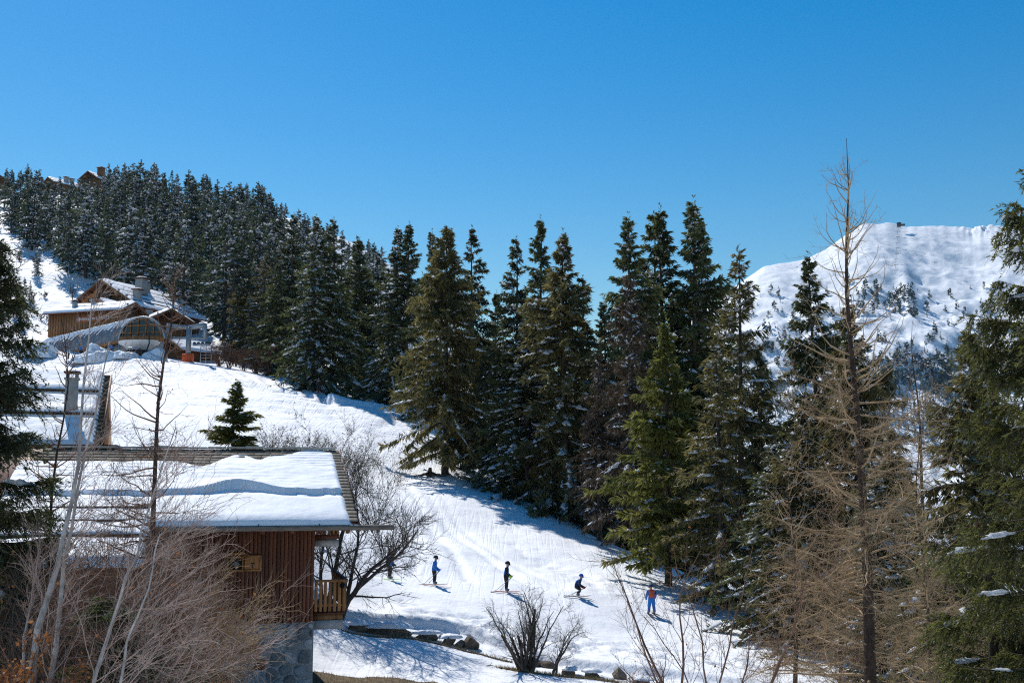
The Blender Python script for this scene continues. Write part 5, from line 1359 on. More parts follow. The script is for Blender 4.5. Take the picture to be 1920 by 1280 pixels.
for k, (px, py, d, H, ln, st, lb) in enumerate([(1270, 1330, 22, 4.3, (-.36, 0, 0), 3, "tall leaning sapling stems rising before the last skier"), (1325, 1330, 21, 4.6, (-.05, 0, 0), 3, "upright bare sapling with a few rusty leaves"), (1385, 1320, 20, 3.2, (.3, 0, 0), 3, "bare sapling bending towards the big larch"), (1230, 1330, 26, 2.6, (-.1, 0, 0), 4, "low wispy sapling in front of the creek boulder")]):
    p = P(px, py, d); shrub("sapling", lb, "sapling", 95 + k, (p.x, p.y, p.z - .5), st, H, .2, (7, 5, 3), .03, ('twig_brown',), .12, (26 if k == 1 else 8, .06, 'leaf_rust'), ln, "bare saplings", .5, len2=.4)
for k, (px, py, d, H) in enumerate([(1120, 1275, 34, 1.1), (1180, 1262, 36, .9), (1060, 1290, 33, .9), (1440, 1240, 38, 1.3), (1520, 1225, 40, 1.2), (1580, 1250, 37, 1.2)]):
    p = P(px, py, d); shrub("wispy_shrub", ["thin upright twigs right of the arching shrub", "tiny twig tuft before the dark creek boulder", "small twig tuft at the bottom edge below the arching shrub", "wispy twigs on the shaded snow before the bushy spruce", "wispy twigs on the shaded snow beside the larch", "wispy twigs in front of the larch trunk"][k], "shrub", 120 + k, (p.x, p.y, gz(p.x, p.y)), 6, H, .35, (4, 4, 0), .010, ('twig_brown',), .15, (10, .05, 'leaf_rust'), group="wispy shrubs")
# birches in the lower left corner
def birch(label, seed, pts, r0, ntw, tl, leanx=.75):
    w = [np.array(P(*q)) for q in pts]; base = w[0].copy(); root = empty("birch_tree", tuple(base)); tag(root, label, "tree", "birches in the corner")
    ctrl = np.array([q - base for q in w]); tt = np.linspace(0, len(w) - 1, 12); ii = np.minimum(tt.astype(int), len(w) - 2); f = (tt - ii)[:, None]
    path = ctrl[ii] * (1 - f) + ctrl[ii + 1] * f; B = Bare(seed); rs = B.rs
    path[1:-1] += rs.randn(10, 3) * .012
    T = MB(); T.tubes(path[None], np.linspace(r0, .006, 12)[None], 9); T.build("trunk", M['bark_birch'], root, smooth=True)
    rad = np.linspace(r0, .006, 12)[None]
    pc, dc, t, bi, rr = B.sprout(path[None], rad, ntw, .05, 1, .5, .7, .1); dc = unit(dc + np.array([leanx, 0, .25]))
    pb, rb_ = B.limbs(pc, dc, tl * (.4 + .8 * rs.rand(len(pc))) * (1.1 - .5 * t), np.minimum(np.maximum(rr * .5, .004), .013), .002, 6, .22, .12, 3)
    pc, dc, t, bi, rr = B.sprout(pb, rb_, 8, .2, 1, .5, .8, .1); pd, rd = B.limbs(pc, dc, tl * .35 * (.3 + .8 * rs.rand(len(pc))), .003, .0013, 4, .25, .1, 3)
    pc, dc, t, bi, rr = B.sprout(pd, rd, 3, .2, 1, .5, .8, .1); B.limbs(pc, dc, tl * .12 * (.3 + .8 * rs.rand(len(pc))), .0018, .001, 2, .2, 0, 3)
    B.mb.build("branches", M['twig_pale'], root)
birch("tallest pale birch stem crossing in front of the chimney house", 131, [(38, 1420, 12.5), (70, 1190, 12.5), (105, 1080, 12.6), (128, 975, 12.7), (150, 840, 12.8), (160, 700, 13), (172, 560, 13)], .045, 30, 1.1, .35)
birch("grey birch stem leaning right just behind the tallest one", 132, [(70, 1420, 12.9), (105, 1210, 12.9), (118, 1080, 13), (140, 950, 13), (175, 790, 13.1), (205, 640, 13.2)], .036, 24, 1.1, .4)
birch("slender birch leaning towards the chalet's lower roof", 133, [(150, 1420, 12), (185, 1240, 12), (215, 1150, 12), (248, 1050, 12), (275, 960, 12.1), (330, 800, 12.2)], .026, 28, 1.4, .8)
birch("thin birch wand low in the thicket", 134, [(205, 1400, 11.5), (235, 1210, 11.5), (270, 1130, 11.5), (300, 1000, 11.6)], .017, 20, 1.3, .9)
birch("thin birch stem close to the picture's left edge", 135, [(38, 1380, 13.2), (45, 1200, 13.2), (60, 1120, 13.2), (74, 1020, 13.3)], .022, 20, .9, .5)
# thicket in front of the chalet
for k, (px, py, d, H, st, ln, mt, lb) in enumerate([
        (90, 1420, 14.0, 2.9, 18, (.5, 0, 0), 'twig_brown', "dark brown thicket shrub behind the birch stems"),
        (170, 1400, 15.5, 2.8, 20, (.5, 0, 0), 'twig_brown', "brown thicket shrub in the middle of the corner"),
        (235, 1400, 17.0, 2.9, 20, (.45, 0, 0), 'twig_tan', "tan thicket shrub arching in front of the chalet's boards"),
        (300, 1370, 19.0, 3.0, 18, (.22, 0, 0), 'twig_tan', "tan thicket shrub closest to the upper shutter"),
        (190, 1400, 13.5, 2.3, 14, (.8, 0, 0), 'twig_pale', "pale whippy shrub sweeping right across the thicket"),
        (330, 1390, 18.0, 1.9, 16, (.25, 0, 0), 'twig_brown', "low brown shrub before the stone base"),
        (130, 1360, 17.5, 3.0, 18, (.4, 0, 0), 'twig_brown', "russet thicket shrub below the lower roof"),
        (210, 1330, 20.0, 2.6, 20, (.3, 0, 0), 'twig_brown', "reddish brush right under the lower roof's eave"),
        (110, 1300, 19.0, 2.2, 18, (.3, 0, 0), 'twig_brown', "reddish brush low behind the birches"),
        (95, 1390, 16.5, 3.7, 16, (.25, 0, 0), 'twig_brown', "tall brown brush in front of the lower roof, behind two birch stems"),
        (185, 1390, 17.5, 3.6, 16, (.25, 0, 0), 'twig_pale', "tall pale brush before the lower roof's snow"),
        (40, 1380, 16.0, 2.7, 14, (.4, 0, 0), 'twig_grey', "grey shrub beneath the dark left spruce")]):
    p = P(px, py, d); shrub("thicket_shrub", lb, "shrub", 140 + k, tuple(p), st, H, .4, (8, 7, 2), .018, (mt,), .02, (260, .05, 'leaf_rust') if k in (0, 1, 2, 5, 6, 7, 8) else None, ln, "thicket before the chalet", .55)
# rusty beech leaves in the corner
for k, (px, py, d, H, lb) in enumerate([(15, 1370, 11.5, 1.0, "rusty leaved beech sprig at the lower left corner"), (75, 1420, 12, 1.1, "rusty leaved beech sprig under the birch stems"), (255, 1400, 16, 1.6, "beech sapling with rusty leaves inside the thicket")]):
    p = P(px, py, d); shrub("beech_sapling", lb, "sapling", 160 + k, tuple(p), 7, H, .6, (7, 6, 2), .012, ('twig_brown',), 0, (650, .055, 'leaf_rust'), group="rusty beech saplings")
# small bushes on the open slope above the station
rr = random.Random(9)
for k in range(34):
    px, py = rr.uniform(0, 150), rr.uniform(485, 612)
    if py < 455 + px * .62: continue
    d = np.interp(py, [450, 530, 560, 600, 640], [262, 224, 205, 190, 172]); p = P(px, py, d); H = rr.uniform(1.2, 4.2)
    if k % 3 == 0 and (fproto is not None):
        o = copy_tree(fproto[k % 4]); o.scale = (H / 20 * 1.5, H / 20 * 1.5, H / 16); o.location = (p.x, p.y, gz(p.x, p.y)); tag(o, "little spruce growing alone on the open snow slope by the forest", "tree", "small growth on the open slope"); o.name = "little_spruce"
    else:
        shrub("slope_bush", "small bare bush on the open snow slope by the forest", "bush", 200 + k, (p.x, p.y, gz(p.x, p.y)), 5, H, .5, (5, 4, 0), .05, ('twig_grey',), 0, group="small growth on the open slope", thick=9)
# brownish scrub at the upper piste edge
for k, (px, py, d) in enumerate([(410, 690, 150), (430, 694, 150), (455, 700, 150), (478, 705, 149), (500, 712, 148), (440, 690, 158)]):
    p = P(px, py, d); shrub("edge_scrub", "brown leafless scrub along the upper piste edge", "bush", 240 + k, (p.x, p.y, gz(p.x, p.y)), 12, rr.uniform(3, 4.6), .4, (7, 6, 2), .06, ('twig_brown',), .1, group="scrub by the upper piste", thick=6)
# ================================================================== far trees on the mountain
_rm = random.Random(31)
_fm = [spruce_parts(301, 14, 3.6, 26, 14, 2.4, 1.3, .2, .4, .35, cross=False, blob=10, power=.6, snow_w=.8, topfill=.3), spruce_parts(302, 14, 3.0, 24, 14, 2.2, 1.2, .2, .4, .2, cross=False, blob=8, power=.7, snow_w=.8, topfill=.3)]
def merged(t, c, s, nm):
    m = MB()
    for src, k in ((t, 0), (c, 1), (s, 2)):
        off = m.n
        for v in src.v: m.v.append(v); m.n += len(v)
        for q in src.q: m.q.append(q + off); m.qm.append(np.full(len(q), k))
        for q in src.t: m.t.append(q + off); m.tm.append(np.full(len(q), k))
    return m.mesh(nm, [M['bark'], M['needle_far'], M['snow_lump']])
fm_me = [merged(*f, "mountain_tree") for f in _fm]
spots = []
def dens(px, py):
    v = 0.0
    if 1590 < px < 1720 and 522 < py < 600: v = max(v, .75 if py > 540 - (px - 1640) * .02 else .2)
    if 1700 < px < 1870 and 540 < py < 720: v = max(v, .28)
    if 1590 < px < 1830 and 640 < py < 760: v = max(v, .6 + (py - 640) / 300)
    if 1400 < px < 1600 and 545 < py < 720: v = max(v, .25 + .5 * ((py - 545) / 175))
    if 1130 < px < 1400 and py > 640: v = max(v, .25)
    return v
tries = 0
while len(spots) < 300 and tries < 20000:
    tries += 1
    px, py = _rm.uniform(1130, 1880), _rm.uniform(520, 770)
    n_ = float(vnoise(np.array([px * .03]), np.array([py * .045]))[0])
    if _rm.random() > dens(px, py) * (1.6 * n_): continue
    p = on_mountain(px, py)
    if p is None: continue
    spots.append(p)
for i, p in enumerate(spots):
    s = _rm.uniform(1.0, 2.1); o = link_mesh("mountain_tree", fm_me[i % 2], None, (p.x, p.y, p.z - .5), (0, 0, _rm.random() * 6.28), (s, s, s * _rm.uniform(.9, 1.2)))
    tag(o, "tiny snow dusted tree on the far mountainside", "tree", "trees on the far mountain")
# the unbroken far wood below them, and the many smaller trees above it
wood = MB(); _rw = np.random.RandomState(8)
def far_tree(p, s):
    """a few ragged tiers of boughs and some snow, seen kilometres away"""
    n = 16; h = np.sort(_rw.rand(n)) * .9 + .05; a = _rw.rand(n) * 6.283; L = (1 - h) ** .7 * 3.6 * s * (.6 + .7 * _rw.rand(n)); z = h * 14 * s
    c = np.stack([np.cos(a), np.sin(a), 0 * a], -1); sd = np.stack([-np.sin(a), np.cos(a), 0 * a], -1); o = np.array([p.x, p.y, p.z - .5]); w = (L * .45)[:, None]
    base = o + np.stack([0 * z, 0 * z, z + 1.4 * s], -1); tip = o + c * L[:, None] + np.stack([0 * z, 0 * z, z - .4 * s], -1); mid = base * .45 + tip * .55
    v = np.stack([base, mid + sd * w, tip, mid - sd * w], 1); wood.add(v.reshape(-1, 3), np.arange(n * 4).reshape(-1, 4), m=1)
    k = _rw.rand(n) < .35; v2 = v[k] * .55 + (mid[k] * .45)[:, None] + np.array([0, 0, .35 * s]); wood.add(v2.reshape(-1, 3), np.arange(int(k.sum()) * 4).reshape(-1, 4), m=2)
    wood.add(o + np.array([(-.3, 0, 0), (.3, 0, 0), (0, 0, 15.5 * s)]) * np.array([s, s, 1]), tris=[(0, 1, 2)], m=0)
cnt = tries = 0
while cnt < 1500 and tries < 16000:
    tries += 1
    low = tries % 3 > 0
    px, py = _rm.uniform(1130 if not low else 1380, 1900), (_rm.uniform(660, 830) if low else _rm.uniform(530, 720))
    if low and py < 700 and _rm.random() > .4 * (px > 1560): continue
    if not low and _rm.random() > dens(px, py) * 1.7 * float(vnoise(np.array([px * .035]), np.array([py * .05]))[0]) ** 1.5: continue
    p = on_mountain(px, py)
    if p is None: continue
    far_tree(p, _rm.uniform(.9, 1.7) if low else _rm.uniform(.5, 1.2)); cnt += 1
tag(wood.build("far_forest", [M['bark'], M['needle_far'], M['snow_lump']]), "continuous far wood at the foot of the mountain", "forest", kind="stuff")
# summit lift hut and its line of pylons
def at_mount(px, py):
    return on_mountain(px, py) or P(px, py, 2900)
p = at_mount(1686, 422); st = empty("summit_station", tuple(p)); tag(st, "tiny lift station hut on the mountain summit", "hut")
st.scale = (.6, .6, .6)
c = MB(); c.box((-9, -6, -8), (7, 6, 9)); c.build("wall", M['bark'], st)
c = MB(); c.prism([(-11, -7, 9), (9, -7, 9), (9, -7, 10.5), (-1, -7, 13), (-11, -7, 10.5)], (0, 14, 0)); c.build("roof", M['bark'], st)
c = MB(); c.box((10, -5, -3), (26, 5, 5)); c.build("annex", M['bark'], st)
for k in range(9):
    py = 430 + k * 10.5
    p = at_mount(1684 - k * .7, py); o = empty("lift_pylon", tuple(p)); o.scale = (.55, .55, .8); tag(o, "lift pylon in the row climbing to the summit hut", "pylon", "pylons up to the summit")
    c = MB(); c.bar((0, 0, -3), (0, 0, 13), 1.2, 1.2); c.build("mast", M['metal'], o)
    c = MB(); c.bar((-5, 0, 12.5), (13, 0, 12.5), 1.0, 1.2); c.build("cross_arm", M['black_iron'], o)

# ================================================================== creek rocks, soil and grass
def rock_mesh(seed, rx, ry, rz):
    bm = bmesh.new(); bmesh.ops.create_icosphere(bm, subdivisions=3, radius=1)
    rnd = random.Random(seed); cuts = [(Vector((rnd.uniform(-1, 1), rnd.uniform(-1, 1), rnd.uniform(-.6, 1))).normalized(), rnd.uniform(.55, .8)) for _ in range(9)]
    for v in bm.verts:
        for n_, dd in cuts:
            e = v.co.dot(n_) - dd
            if e > 0: v.co -= n_ * e * .92
        v.co *= 1 + .08 * noise.noise(v.co * 2.3 + Vector((seed, 0, 0)))
        v.co = Vector((v.co.x * rx, v.co.y * ry, v.co.z * rz))
    me = bpy.data.meshes.new("boulder"); bm.to_mesh(me); bm.free(); me.materials.append(M['rock']); return me
for k, (px, py, d, rx, ry, rz, cap, lb) in enumerate([
    (672, 1172, 42.6, .5, .3, .3, 1, "first snow capped creek rock beside the balcony footing"),
    (714, 1177, 42.6, .62, .32, .3, 1, "long low creek rock under a snow slab"),
    (744, 1186, 42.4, .62, .36, .34, 1, "bulging creek rock with the thickest snow cap"),
    (800, 1200, 42.3, .55, .3, .24, 1, "low brown rock after the thickest snow cap"),
    (842, 1206, 42.2, .42, .3, .26, 1, "slanting brown creek rock with snow behind"),
    (862, 1212, 42.1, .26, .24, .2, 0, "small dark stone between two brown creek rocks"),
    (882, 1208, 42.2, .36, .34, .42, 0, "squarish bare boulder at the end of the rock row"),
    (1000, 1222, 41.2, .4, .3, .26, 0, "dark stone half hidden behind the stubby shrub"),
    (1026, 1228, 41.0, .42, .3, .2, 0, "flat brown stone right of the stubby shrub"),
    (1068, 1256, 39.6, .3, .3, .2, 1, "snow topped stone in the creek below the arching shrub"),
    (1110, 1262, 39.2, .34, .3, .2, 1, "undercut snow topped stone in the creek bed"),
    (1160, 1266, 38.8, .3, .28, .32, 0, "dark upright boulder standing in the creek"),
    (1205, 1280, 38.0, .4, .3, .18, 1, "low snow topped stone at the bottom of the creek")]):
    p = P(px, py, d); g = gz(p.x, p.y); root = empty("boulder", (p.x, p.y, g + rz * .35)); tag(root, lb, "rock", "rocks along the creek")
    link_mesh("stone", rock_mesh(k + 3, rx, ry, rz), root, (0, 0, 0), (0, 0, k * 1.1 if rx < .5 else .15))
    if cap:
        o = lump_mesh(rx * 1.08, ry * 1.2, rz * .7, k + 20, .35, 12).build("snow_cap", M['snow_roof'], root, smooth=True); o.location = (0, .03, rz * .68)
def sheet(name, label, pts_fn, n, m_, kind, lift=.02):
    pass
# dry grass patch below the snow, and thin strips of bare earth along the creek
gx = np.linspace(-9.5, 1.5, 120); gy = np.linspace(30.5, 37.6, 70); Xg, Yg = np.meshgrid(gx, gy, indexing='ij')
edge = np.interp(Xg, [-9.5, -7, -4.5, -2.8, -1.6, .5, 1.5], [36.4, 36.5, 36.9, 36.4, 35.7, 34.4, 33.2]) + .35 * fbm(Xg * 1.6, Yg * .3, 3)
Zg = ground(Xg, Yg) + .035 * np.clip((edge - Yg) * 3, -1.6, 1) + .01
mb = MB(); mb.grid(np.stack([Xg, Yg, Zg], -1), flip=True); rsg = np.random.RandomState(4)
nbl = 16000; bx_ = rsg.uniform(-9, 1.2, nbl); by_ = rsg.uniform(31, 37.4, nbl)
ee = np.interp(bx_, [-9.5, -7, -4.5, -2.8, -1.6, .5, 1.5], [36.4, 36.5, 36.9, 36.4, 35.7, 34.4, 33.2]) + .35 * fbm(bx_ * 1.6, by_ * .3, 3)
k_ = (by_ < ee + .1); bx_, by_ = bx_[k_], by_[k_]; bz_ = ground(bx_, by_); nbl = len(bx_)
tip = rsg.randn(nbl, 2) * .05; hh = rsg.uniform(.04, .13, nbl); wa = rsg.rand(nbl) * 6.28; w2 = .009
v = np.stack([np.stack([bx_ - np.cos(wa) * w2, by_ - np.sin(wa) * w2, bz_], -1), np.stack([bx_ + np.cos(wa) * w2, by_ + np.sin(wa) * w2, bz_], -1), np.stack([bx_ + tip[:, 0], by_ + tip[:, 1], bz_ + hh], -1)], 1).reshape(-1, 3)
mb.add(v, tris=np.arange(nbl * 3).reshape(-1, 3), m=1)
tag(mb.build("grass", [M['soil'], M['grass']], smooth=False), "patch of dry yellow grass thawed out of the snow", "grass", kind="stuff")
def strip(name, label, pts, wid, blades, seed):
    ps = [P(*q) for q in pts]; xs = np.array([p.x for p in ps]); ys = np.array([p.y for p in ps])
    tt = np.linspace(0, len(ps) - 1, 60); X_ = np.interp(tt, range(len(ps)), xs); Y_ = np.interp(tt, range(len(ps)), ys); r_ = np.random.RandomState(seed)
    W = wid * (.5 + .8 * np.abs(fbm(tt * 1.3 + seed, tt * 0, 3))) * np.sin(np.linspace(.05, math.pi - .05, 60)) ** .4
    cs = np.linspace(-1, 1, 7); Xs = np.repeat(X_[:, None], 7, 1) + 0 * cs; Ys = Y_[:, None] + W[:, None] * cs[None] + .04 * fbm(Xs * 6, Xs * 0 + seed, 2)
    Zs = ground(Xs, Ys) + .05 * (1 - cs[None] ** 2) - .008 + .02 * np.abs(fbm(Xs * 5, Ys * 5, 2))
    b = MB(); b.grid(np.stack([Xs, Ys, Zs], -1))
    i = r_.randint(0, 60, blades); bx = X_[i] + r_.randn(blades) * .1; by = Y_[i] + r_.uniform(-1, 1, blades) * W[i]; bz = ground(bx, by) + .01
    tp = r_.randn(blades, 2) * .06; v = np.stack([np.stack([bx - .008, by, bz], -1), np.stack([bx + .008, by, bz], -1), np.stack([bx + tp[:, 0], by + tp[:, 1], bz + r_.uniform(.04, .16, blades)], -1)], 1).reshape(-1, 3)
    b.add(v, tris=np.arange(blades * 3).reshape(-1, 3), m=1)
    tag(b.build(name, [M['soil'], M['grass']]), label, "ground", kind="stuff")
strip("bare_earth", "thin strip of bare earth below the rock row", [(640, 1176, 41.9), (700, 1185, 41.9), (770, 1196, 41.8), (850, 1213, 41.6), (900, 1224, 41.4), (960, 1236, 41.0)], .11, 900, 1)
strip("bare_earth", "bare brown earth and grass round the creek shrubs", [(935, 1257, 39.6), (985, 1259, 39.4), (1040, 1266, 39), (1100, 1276, 38.4), (1160, 1286, 37.8)], .22, 1500, 2)
strip("bare_earth", "brown needle litter on the snow right of the lone spruce", [(858, 886, 89.5), (880, 890, 89.3), (910, 893, 89)], .5, 500, 3)
# spreading roots of the lone spruce
tb = P(840, 888, 90); g0 = gz(tb.x, tb.y)
rt = empty("tree_stump", (tb.x - 1.5, tb.y - .6, gz(tb.x - 1.5, tb.y - .6))); tag(rt, "grey broken stump and roots left of the lone spruce", "stump")
for k in range(7):
    a = k * .9 + 2.4; L_ = .7 + .25 * (k % 3); c = MB()
    c.tubes(np.array([[(0, 0, .28), (math.cos(a) * L_ * .4, math.sin(a) * L_ * .4, .16), (math.cos(a) * L_, math.sin(a) * L_, .03), (math.cos(a) * L_ * 1.6, math.sin(a) * L_ * 1.6, .0)]]), np.array([[.16, .1, .06, .02]]), 6); c.build("root", M['bark'], rt)
c = MB(); c.tubes(np.array([[(0, 0, -.1), (.02, 0, .3), (.05, 0, .7)]]), np.array([[.26, .2, .13]]), 9, cap=True); c.build("stump", M['bark'], rt)
# pole on the crest, box under the trees, twig on the snow
a_, b_ = P(747, 768, 124), P(735, 706, 124); po = empty("crest_pole", (a_.x, a_.y, a_.z - .6)); tag(po, "thin pale pole leaning on the crest of the piste", "pole")
c = MB(); c.tubes(np.array([[(0, 0, 0), tuple((b_ - a_) + Vector((0, 0, .6)))]]), np.array([[.11, .08]]), 8, cap=True); c.build("shaft", M['metal'], po)
p = P(1116, 981, 70); bx = empty("nest_box", (p.x, p.y, p.z - .4), R(20)); tag(bx, "dark box hanging under the boughs at the shadow's end", "box")
c = MB(); bevel_box(c, (-.22, -.2, 0), (.22, .2, .62), .03); c.build("body", M['bark'], bx)
c = MB(); c.prism([(-.27, -.28, .62), (.27, -.28, .62), (.27, .25, .74), (-.27, .25, .74)], (0, 0, .05)); c.build("lid", M['black_iron'], bx)
c = MB(); c.bar((0, .1, .7), (.1, .12, 1.6), .03, .03); c.build("hanger", M['black_iron'], bx)
p = G3(919, 1253, 39.6); tw = empty("fallen_twig", p); tag(tw, "small dark twig lying on the snow left of the stubby shrub", "twig")
c = MB(); c.tubes(np.array([[(-.15, 0, .03), (0, .02, .05), (.14, -.02, .03)], [(0, .02, .05), (.04, .02, .11), (.06, .0, .16)]]), np.array([[.012, .015, .008], [.01, .008, .005]]), 5); c.build("stick", M['bark'], tw)

# ================================================================== people
def cloth(name, c): M[name] = mat_noise(name, tuple(v * .75 for v in c), c, 14, .75, .3, .01)
for n_, c_ in dict(jk_blue=(.03, .2, .62), jk_black=(.02, .022, .026), tr_dark=(.035, .028, .028), tr_blue=(.03, .22, .68), tr_pink=(.55, .35, .42), red=(.62, .06, .03), lime=(.4, .75, .05), helm_dark=(.03, .03, .04), helm_blue=(.03, .1, .6), skin=(.55, .32, .23), boot=(.25, .24, .25), ski=(.34, .06, .06), ski2=(.06, .065, .08), white_jk=(.75, .77, .8), navy=(.03, .05, .14), orange_vest=(.75, .13, .04)).items(): cloth(n_, c_)
def skin_body(joints, edges, zones, name, parent):
    """one continuous body grown over a skeleton; zones(face centre) -> material slot"""
    names = list(joints); me = bpy.data.meshes.new("skeleton"); me.from_pydata([joints[k][0] for k in names], [(names.index(a), names.index(b)) for a, b in edges], [])
    o = bpy.data.objects.new("skeleton", me); COL.objects.link(o)
    sk = o.modifiers.new("skin", 'SKIN'); sb_ = o.modifiers.new("sub", 'SUBSURF'); sb_.levels = 2; sb_.render_levels = 2
    for i, k in enumerate(names): r = joints[k][1]; me.skin_vertices[0].data[i].radius = (r, r)
    me.skin_vertices[0].data[names.index('pelvis')].use_root = True
    dg = bpy.context.evaluated_depsgraph_get(); dg.update()
    out = bpy.data.meshes.new_from_object(o.evaluated_get(dg)); bpy.data.objects.remove(o)
    out.materials.clear(); mats, fn = zones
    for m_ in mats: out.materials.append(M[m_])
    for f in out.polygons: f.material_index = fn(f.center); f.use_smooth = True
    ob = bpy.data.objects.new(name, out); COL.objects.link(ob); ob.parent = parent; return ob
def person(label, px, py, d, height, facing, jacket, trousers, helmet, gloves, skis=True, poles=True, crouch=0.0, group="skiers", vest=None, ski_m='ski', lean=0.0, stance=0.06):
    """figure faces local +x; facing rotates it about z"""
    p = P(px, py, d); g = gz(p.x, p.y) + .05; k = height / 1.4
    root = empty("person", (p.x, p.y, g), facing); tag(root, label, "person", group)
    c = crouch; hip = .70 - .14 * c; kn = .38 - .04 * c; fx = .16 * c; sh = 1.10 - .24 * c; hx = .05 + .16 * c
    J = {'pelvis': ((-.06 * c, 0, hip), .125), 'waist': ((.0, 0, hip + .14), .115), 'chest': ((hx * .8, 0, sh - .07), .135), 'neck': ((hx + .01, 0, sh + .05), .055), 'head': ((hx + .035, 0, sh + .15), .088), 'crown': ((hx + .03, 0, sh + .245), .06)}
    E = [('pelvis', 'waist'), ('waist', 'chest'), ('chest', 'neck'), ('neck', 'head'), ('head', 'crown')]
    for s, n_ in ((1, 'l'), (-1, 'r')):
        J['hip' + n_] = ((-.05 * c, s * .085, hip - .05), .095); J['knee' + n_] = ((fx + .03, s * (.09 + stance * .3), kn), .07); J['ank' + n_] = ((0.0, s * (.09 + stance), .10), .058); J['toe' + n_] = ((.14, s * (.09 + stance), .06), .05)
        J['sho' + n_] = ((hx * .8, s * .17, sh - .03), .066); J['elb' + n_] = ((hx * .5 + .02, s * .235, sh - .27), .052); J['wri' + n_] = ((hx + .17, s * .20, sh - .41), .040); J['hand' + n_] = ((hx + .24, s * .19, sh - .44), .042)
        J['thumb' + n_] = ((hx + .23, s * .15, sh - .40), .02)
        E += [('pelvis', 'hip' + n_), ('hip' + n_, 'knee' + n_), ('knee' + n_, 'ank' + n_), ('ank' + n_, 'toe' + n_), ('chest', 'sho' + n_), ('sho' + n_, 'elb' + n_), ('elb' + n_, 'wri' + n_), ('wri' + n_, 'hand' + n_), ('wri' + n_, 'thumb' + n_)]
    J = {a: (tuple(v * k for v in q), r * k * (1.0 if a in ('head', 'crown', 'neck') else 1.2)) for a, (q, r) in J.items()}
    def zone(f):
        z = f.z / k
        if z < .17: return 3
        if abs(f.y) / k > .13 and f.x / k > hx + .13 and z < sh - .33 and z > hip - .2: return 4
        if z > sh + .06: return 2
        if z < hip + .0: return 1
        if vest and abs(f.y) / k < .135 and z > hip + .08: return 5
        return 0
    skin_body(J, E, ([jacket, trousers, 'skin', 'boot', gloves, vest or jacket], zone), "body", root)
    # helmet, goggles, nose
    hc = Vector((hx + .03, 0, sh + .19)) * k; hm = MB(); th = np.linspace(0, 2 * math.pi, 19); ph = np.linspace(-.25, math.pi / 2, 8)
    hm.grid(np.array([[(hc.x + .125 * k * math.cos(a) * math.cos(b_) - .012 * k, hc.y + .108 * k * math.sin(a) * math.cos(b_), hc.z + .02 * k + .118 * k * math.sin(b_)) for a in th] for b_ in ph]), flip=True); hm.build("helmet", M[helmet], root, smooth=True)
    gm = MB(); aa = np.linspace(-1.1, 1.1, 9)
    gm.grid(np.array([[(hc.x + (.108 + .014 * q) * k * math.cos(a), .104 * k * math.sin(a), hc.z + (-.035 + z_) * k) for a in aa] for z_, q in ((-.03, 0), (-.02, 1), (.02, 1), (.03, 0))])); gm.build("goggles", M['black_iron'], root, smooth=True)
    nm = MB(); nm.add([(hc.x + .092 * k, -.012 * k, hc.z - .09 * k), (hc.x + .092 * k, .012 * k, hc.z - .09 * k), (hc.x + .118 * k, 0, hc.z - .088 * k), (hc.x + .098 * k, 0, hc.z - .06 * k)], tris=[(0, 2, 1), (0, 3, 2), (1, 2, 3)]); nm.build("nose", M['skin'], root)
    Rz = Matrix.Rotation(facing, 4, 'Z')
    who = label
    if skis:
        for s in (-1, 1):
            y = s * (.09 + stance) * k; kk = MB(); L_ = .72 * k
            pts = np.array([[(-L_, y + w * .055 * k, .022), (-L_ * .5, y + w * .05 * k, .02), (0.05, y + w * .05 * k, .02), (L_ * .7, y + w * .055 * k, .022), (L_ * .92, y + w * .04 * k, .05), (L_ * 1.06, y + w * .012 * k, .10)] for w in (-1, 1)])
            kk.grid(pts); kk.grid(pts + np.array([0, 0, -.016]), flip=True)
            o = kk.build("ski", M[ski_m]); o.matrix_world = Matrix.Translation((p.x, p.y, g)) @ Rz; tag(o, "ski worn by the " + who.split(", ")[0].split(" half")[0].split(" beside")[0].split(" leading")[0], "ski", "skis of the " + who[:24])
    if poles:
        for s in (-1, 1):
            h_ = Vector((hx + .24, s * .19, sh - .40)) * k; t_ = Vector((-.42 + .1 * s, s * .33, .03 / k)) * k
            pm = MB(); pm.tubes(np.array([[tuple(h_ + Vector((.03, 0, .06))), tuple(h_), tuple(t_)]]), np.array([[.02, .015, .011]]), 6)
            pm.tubes(np.array([[tuple(t_ + (h_ - t_) * .07), tuple(t_ + (h_ - t_) * .085)]]), np.full((1, 2), .04), 8, cap=True)
            o = pm.build("ski_pole", M['metal']); o.matrix_world = Matrix.Translation((p.x, p.y, g)) @ Rz; tag(o, "ski pole held by the " + who.split(", ")[0].split(" half")[0].split(" beside")[0].split(" leading")[0], "ski pole", "poles of the " + who[:24])
    return root
person("skier in blue jacket and red helmet half behind the willow twigs", 730, 1088, 52, 1.32, R(-8), 'jk_blue', 'tr_dark', 'red', 'jk_black', ski_m='lime', poles=False)
person("skier in bright blue jacket and dark trousers, second in the line", 814, 1099, 52, 1.36, R(-4), 'jk_blue', 'tr_dark', 'helm_dark', 'jk_blue')
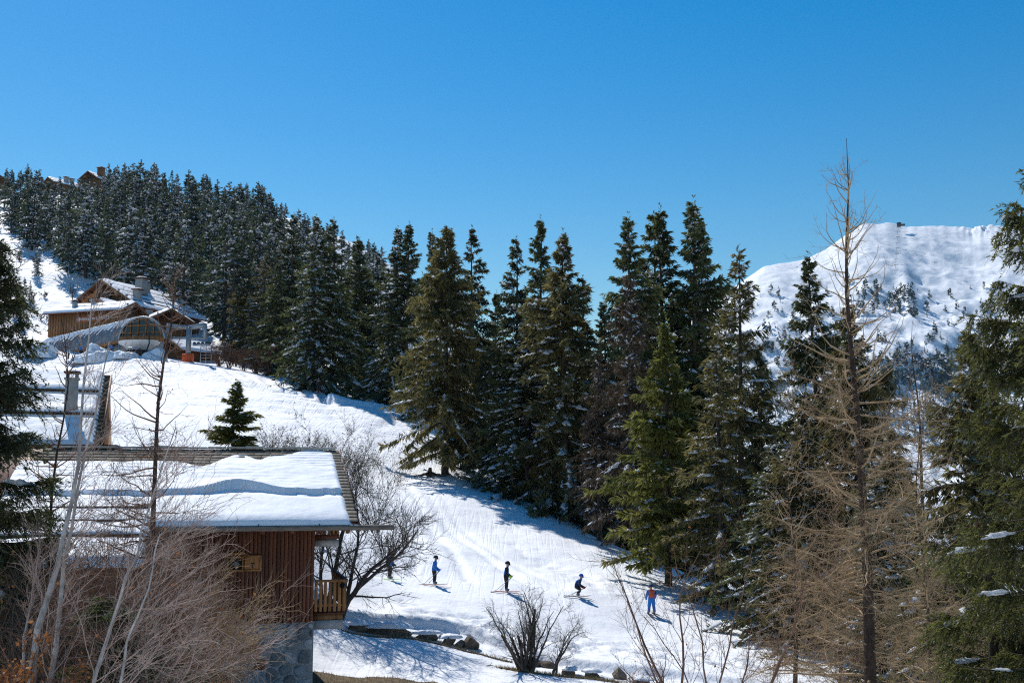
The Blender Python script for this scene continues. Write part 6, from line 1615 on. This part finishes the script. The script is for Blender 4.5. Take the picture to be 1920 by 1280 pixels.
person("skier in black and blue bib with lime gloves, middle of the line", 949, 1113, 52, 1.42, R(-6), 'jk_black', 'tr_dark', 'helm_dark', 'lime', vest='jk_blue')
person("crouching skier in blue helmet and orange cuffs, fourth in the line", 1082, 1118, 52, 1.26, R(-8), 'navy', 'tr_dark', 'helm_blue', 'red', crouch=1.0, vest='jk_blue', ski_m='ski2')
person("skier in blue suit and orange vest leading towards the trees", 1222, 1151, 51, 1.34, R(100), 'jk_blue', 'tr_blue', 'navy', 'jk_black', poles=False, vest='orange_vest', ski_m='ski2')
person("skier in pink trousers and blue jacket beside the willow trunk", 601, 1066, 53, 1.45, R(160), 'navy', 'tr_pink', 'helm_dark', 'red', poles=True)
person("person in a white jacket standing before the lift building", 129, 664, 148, 1.75, R(200), 'white_jk', 'jk_black', 'helm_dark', 'jk_black', False, False, group="people at the station")
person("person in blue beside the white jacketed one", 152, 661, 149.5, 1.7, R(180), 'jk_blue', 'tr_dark', 'helm_dark', 'jk_black', False, False, group="people at the station")
person("person in blue near the tallest snow heap", 207, 663, 148.5, 1.7, R(-40), 'jk_blue', 'navy', 'helm_dark', 'jk_black', False, False, group="people at the station")
person("dark clothed skier far up at the crest under the spruces", 597, 744, 128, 1.7, R(-60), 'jk_black', 'jk_black', 'helm_dark', 'jk_black', True, False, group="people at the crest")

# ================================================================== air between here and the mountain
hm = bpy.data.materials.new("mountain_air"); hm.use_nodes = True
hn = hm.node_tree.nodes; hn.remove(hn["Principled BSDF"])
pv = hn.new("ShaderNodeVolumePrincipled"); pv.inputs["Color"].default_value = (0.4, 0.66, 1.0, 1); pv.inputs["Density"].default_value = 0.000022; pv.inputs["Anisotropy"].default_value = 0.2
hm.node_tree.links.new(pv.outputs[0], hn["Material Output"].inputs["Volume"])
c = MB(); 
_top = max(float(_mp[..., 2].max()), CZ) + 12                       # just above the highest summit
c.box((-3600, -3300, -213), (3600, 3960, _top))
hz = c.build("haze", hm); tag(hz, "thin clear mountain air over the whole valley", "haze", kind="stuff")
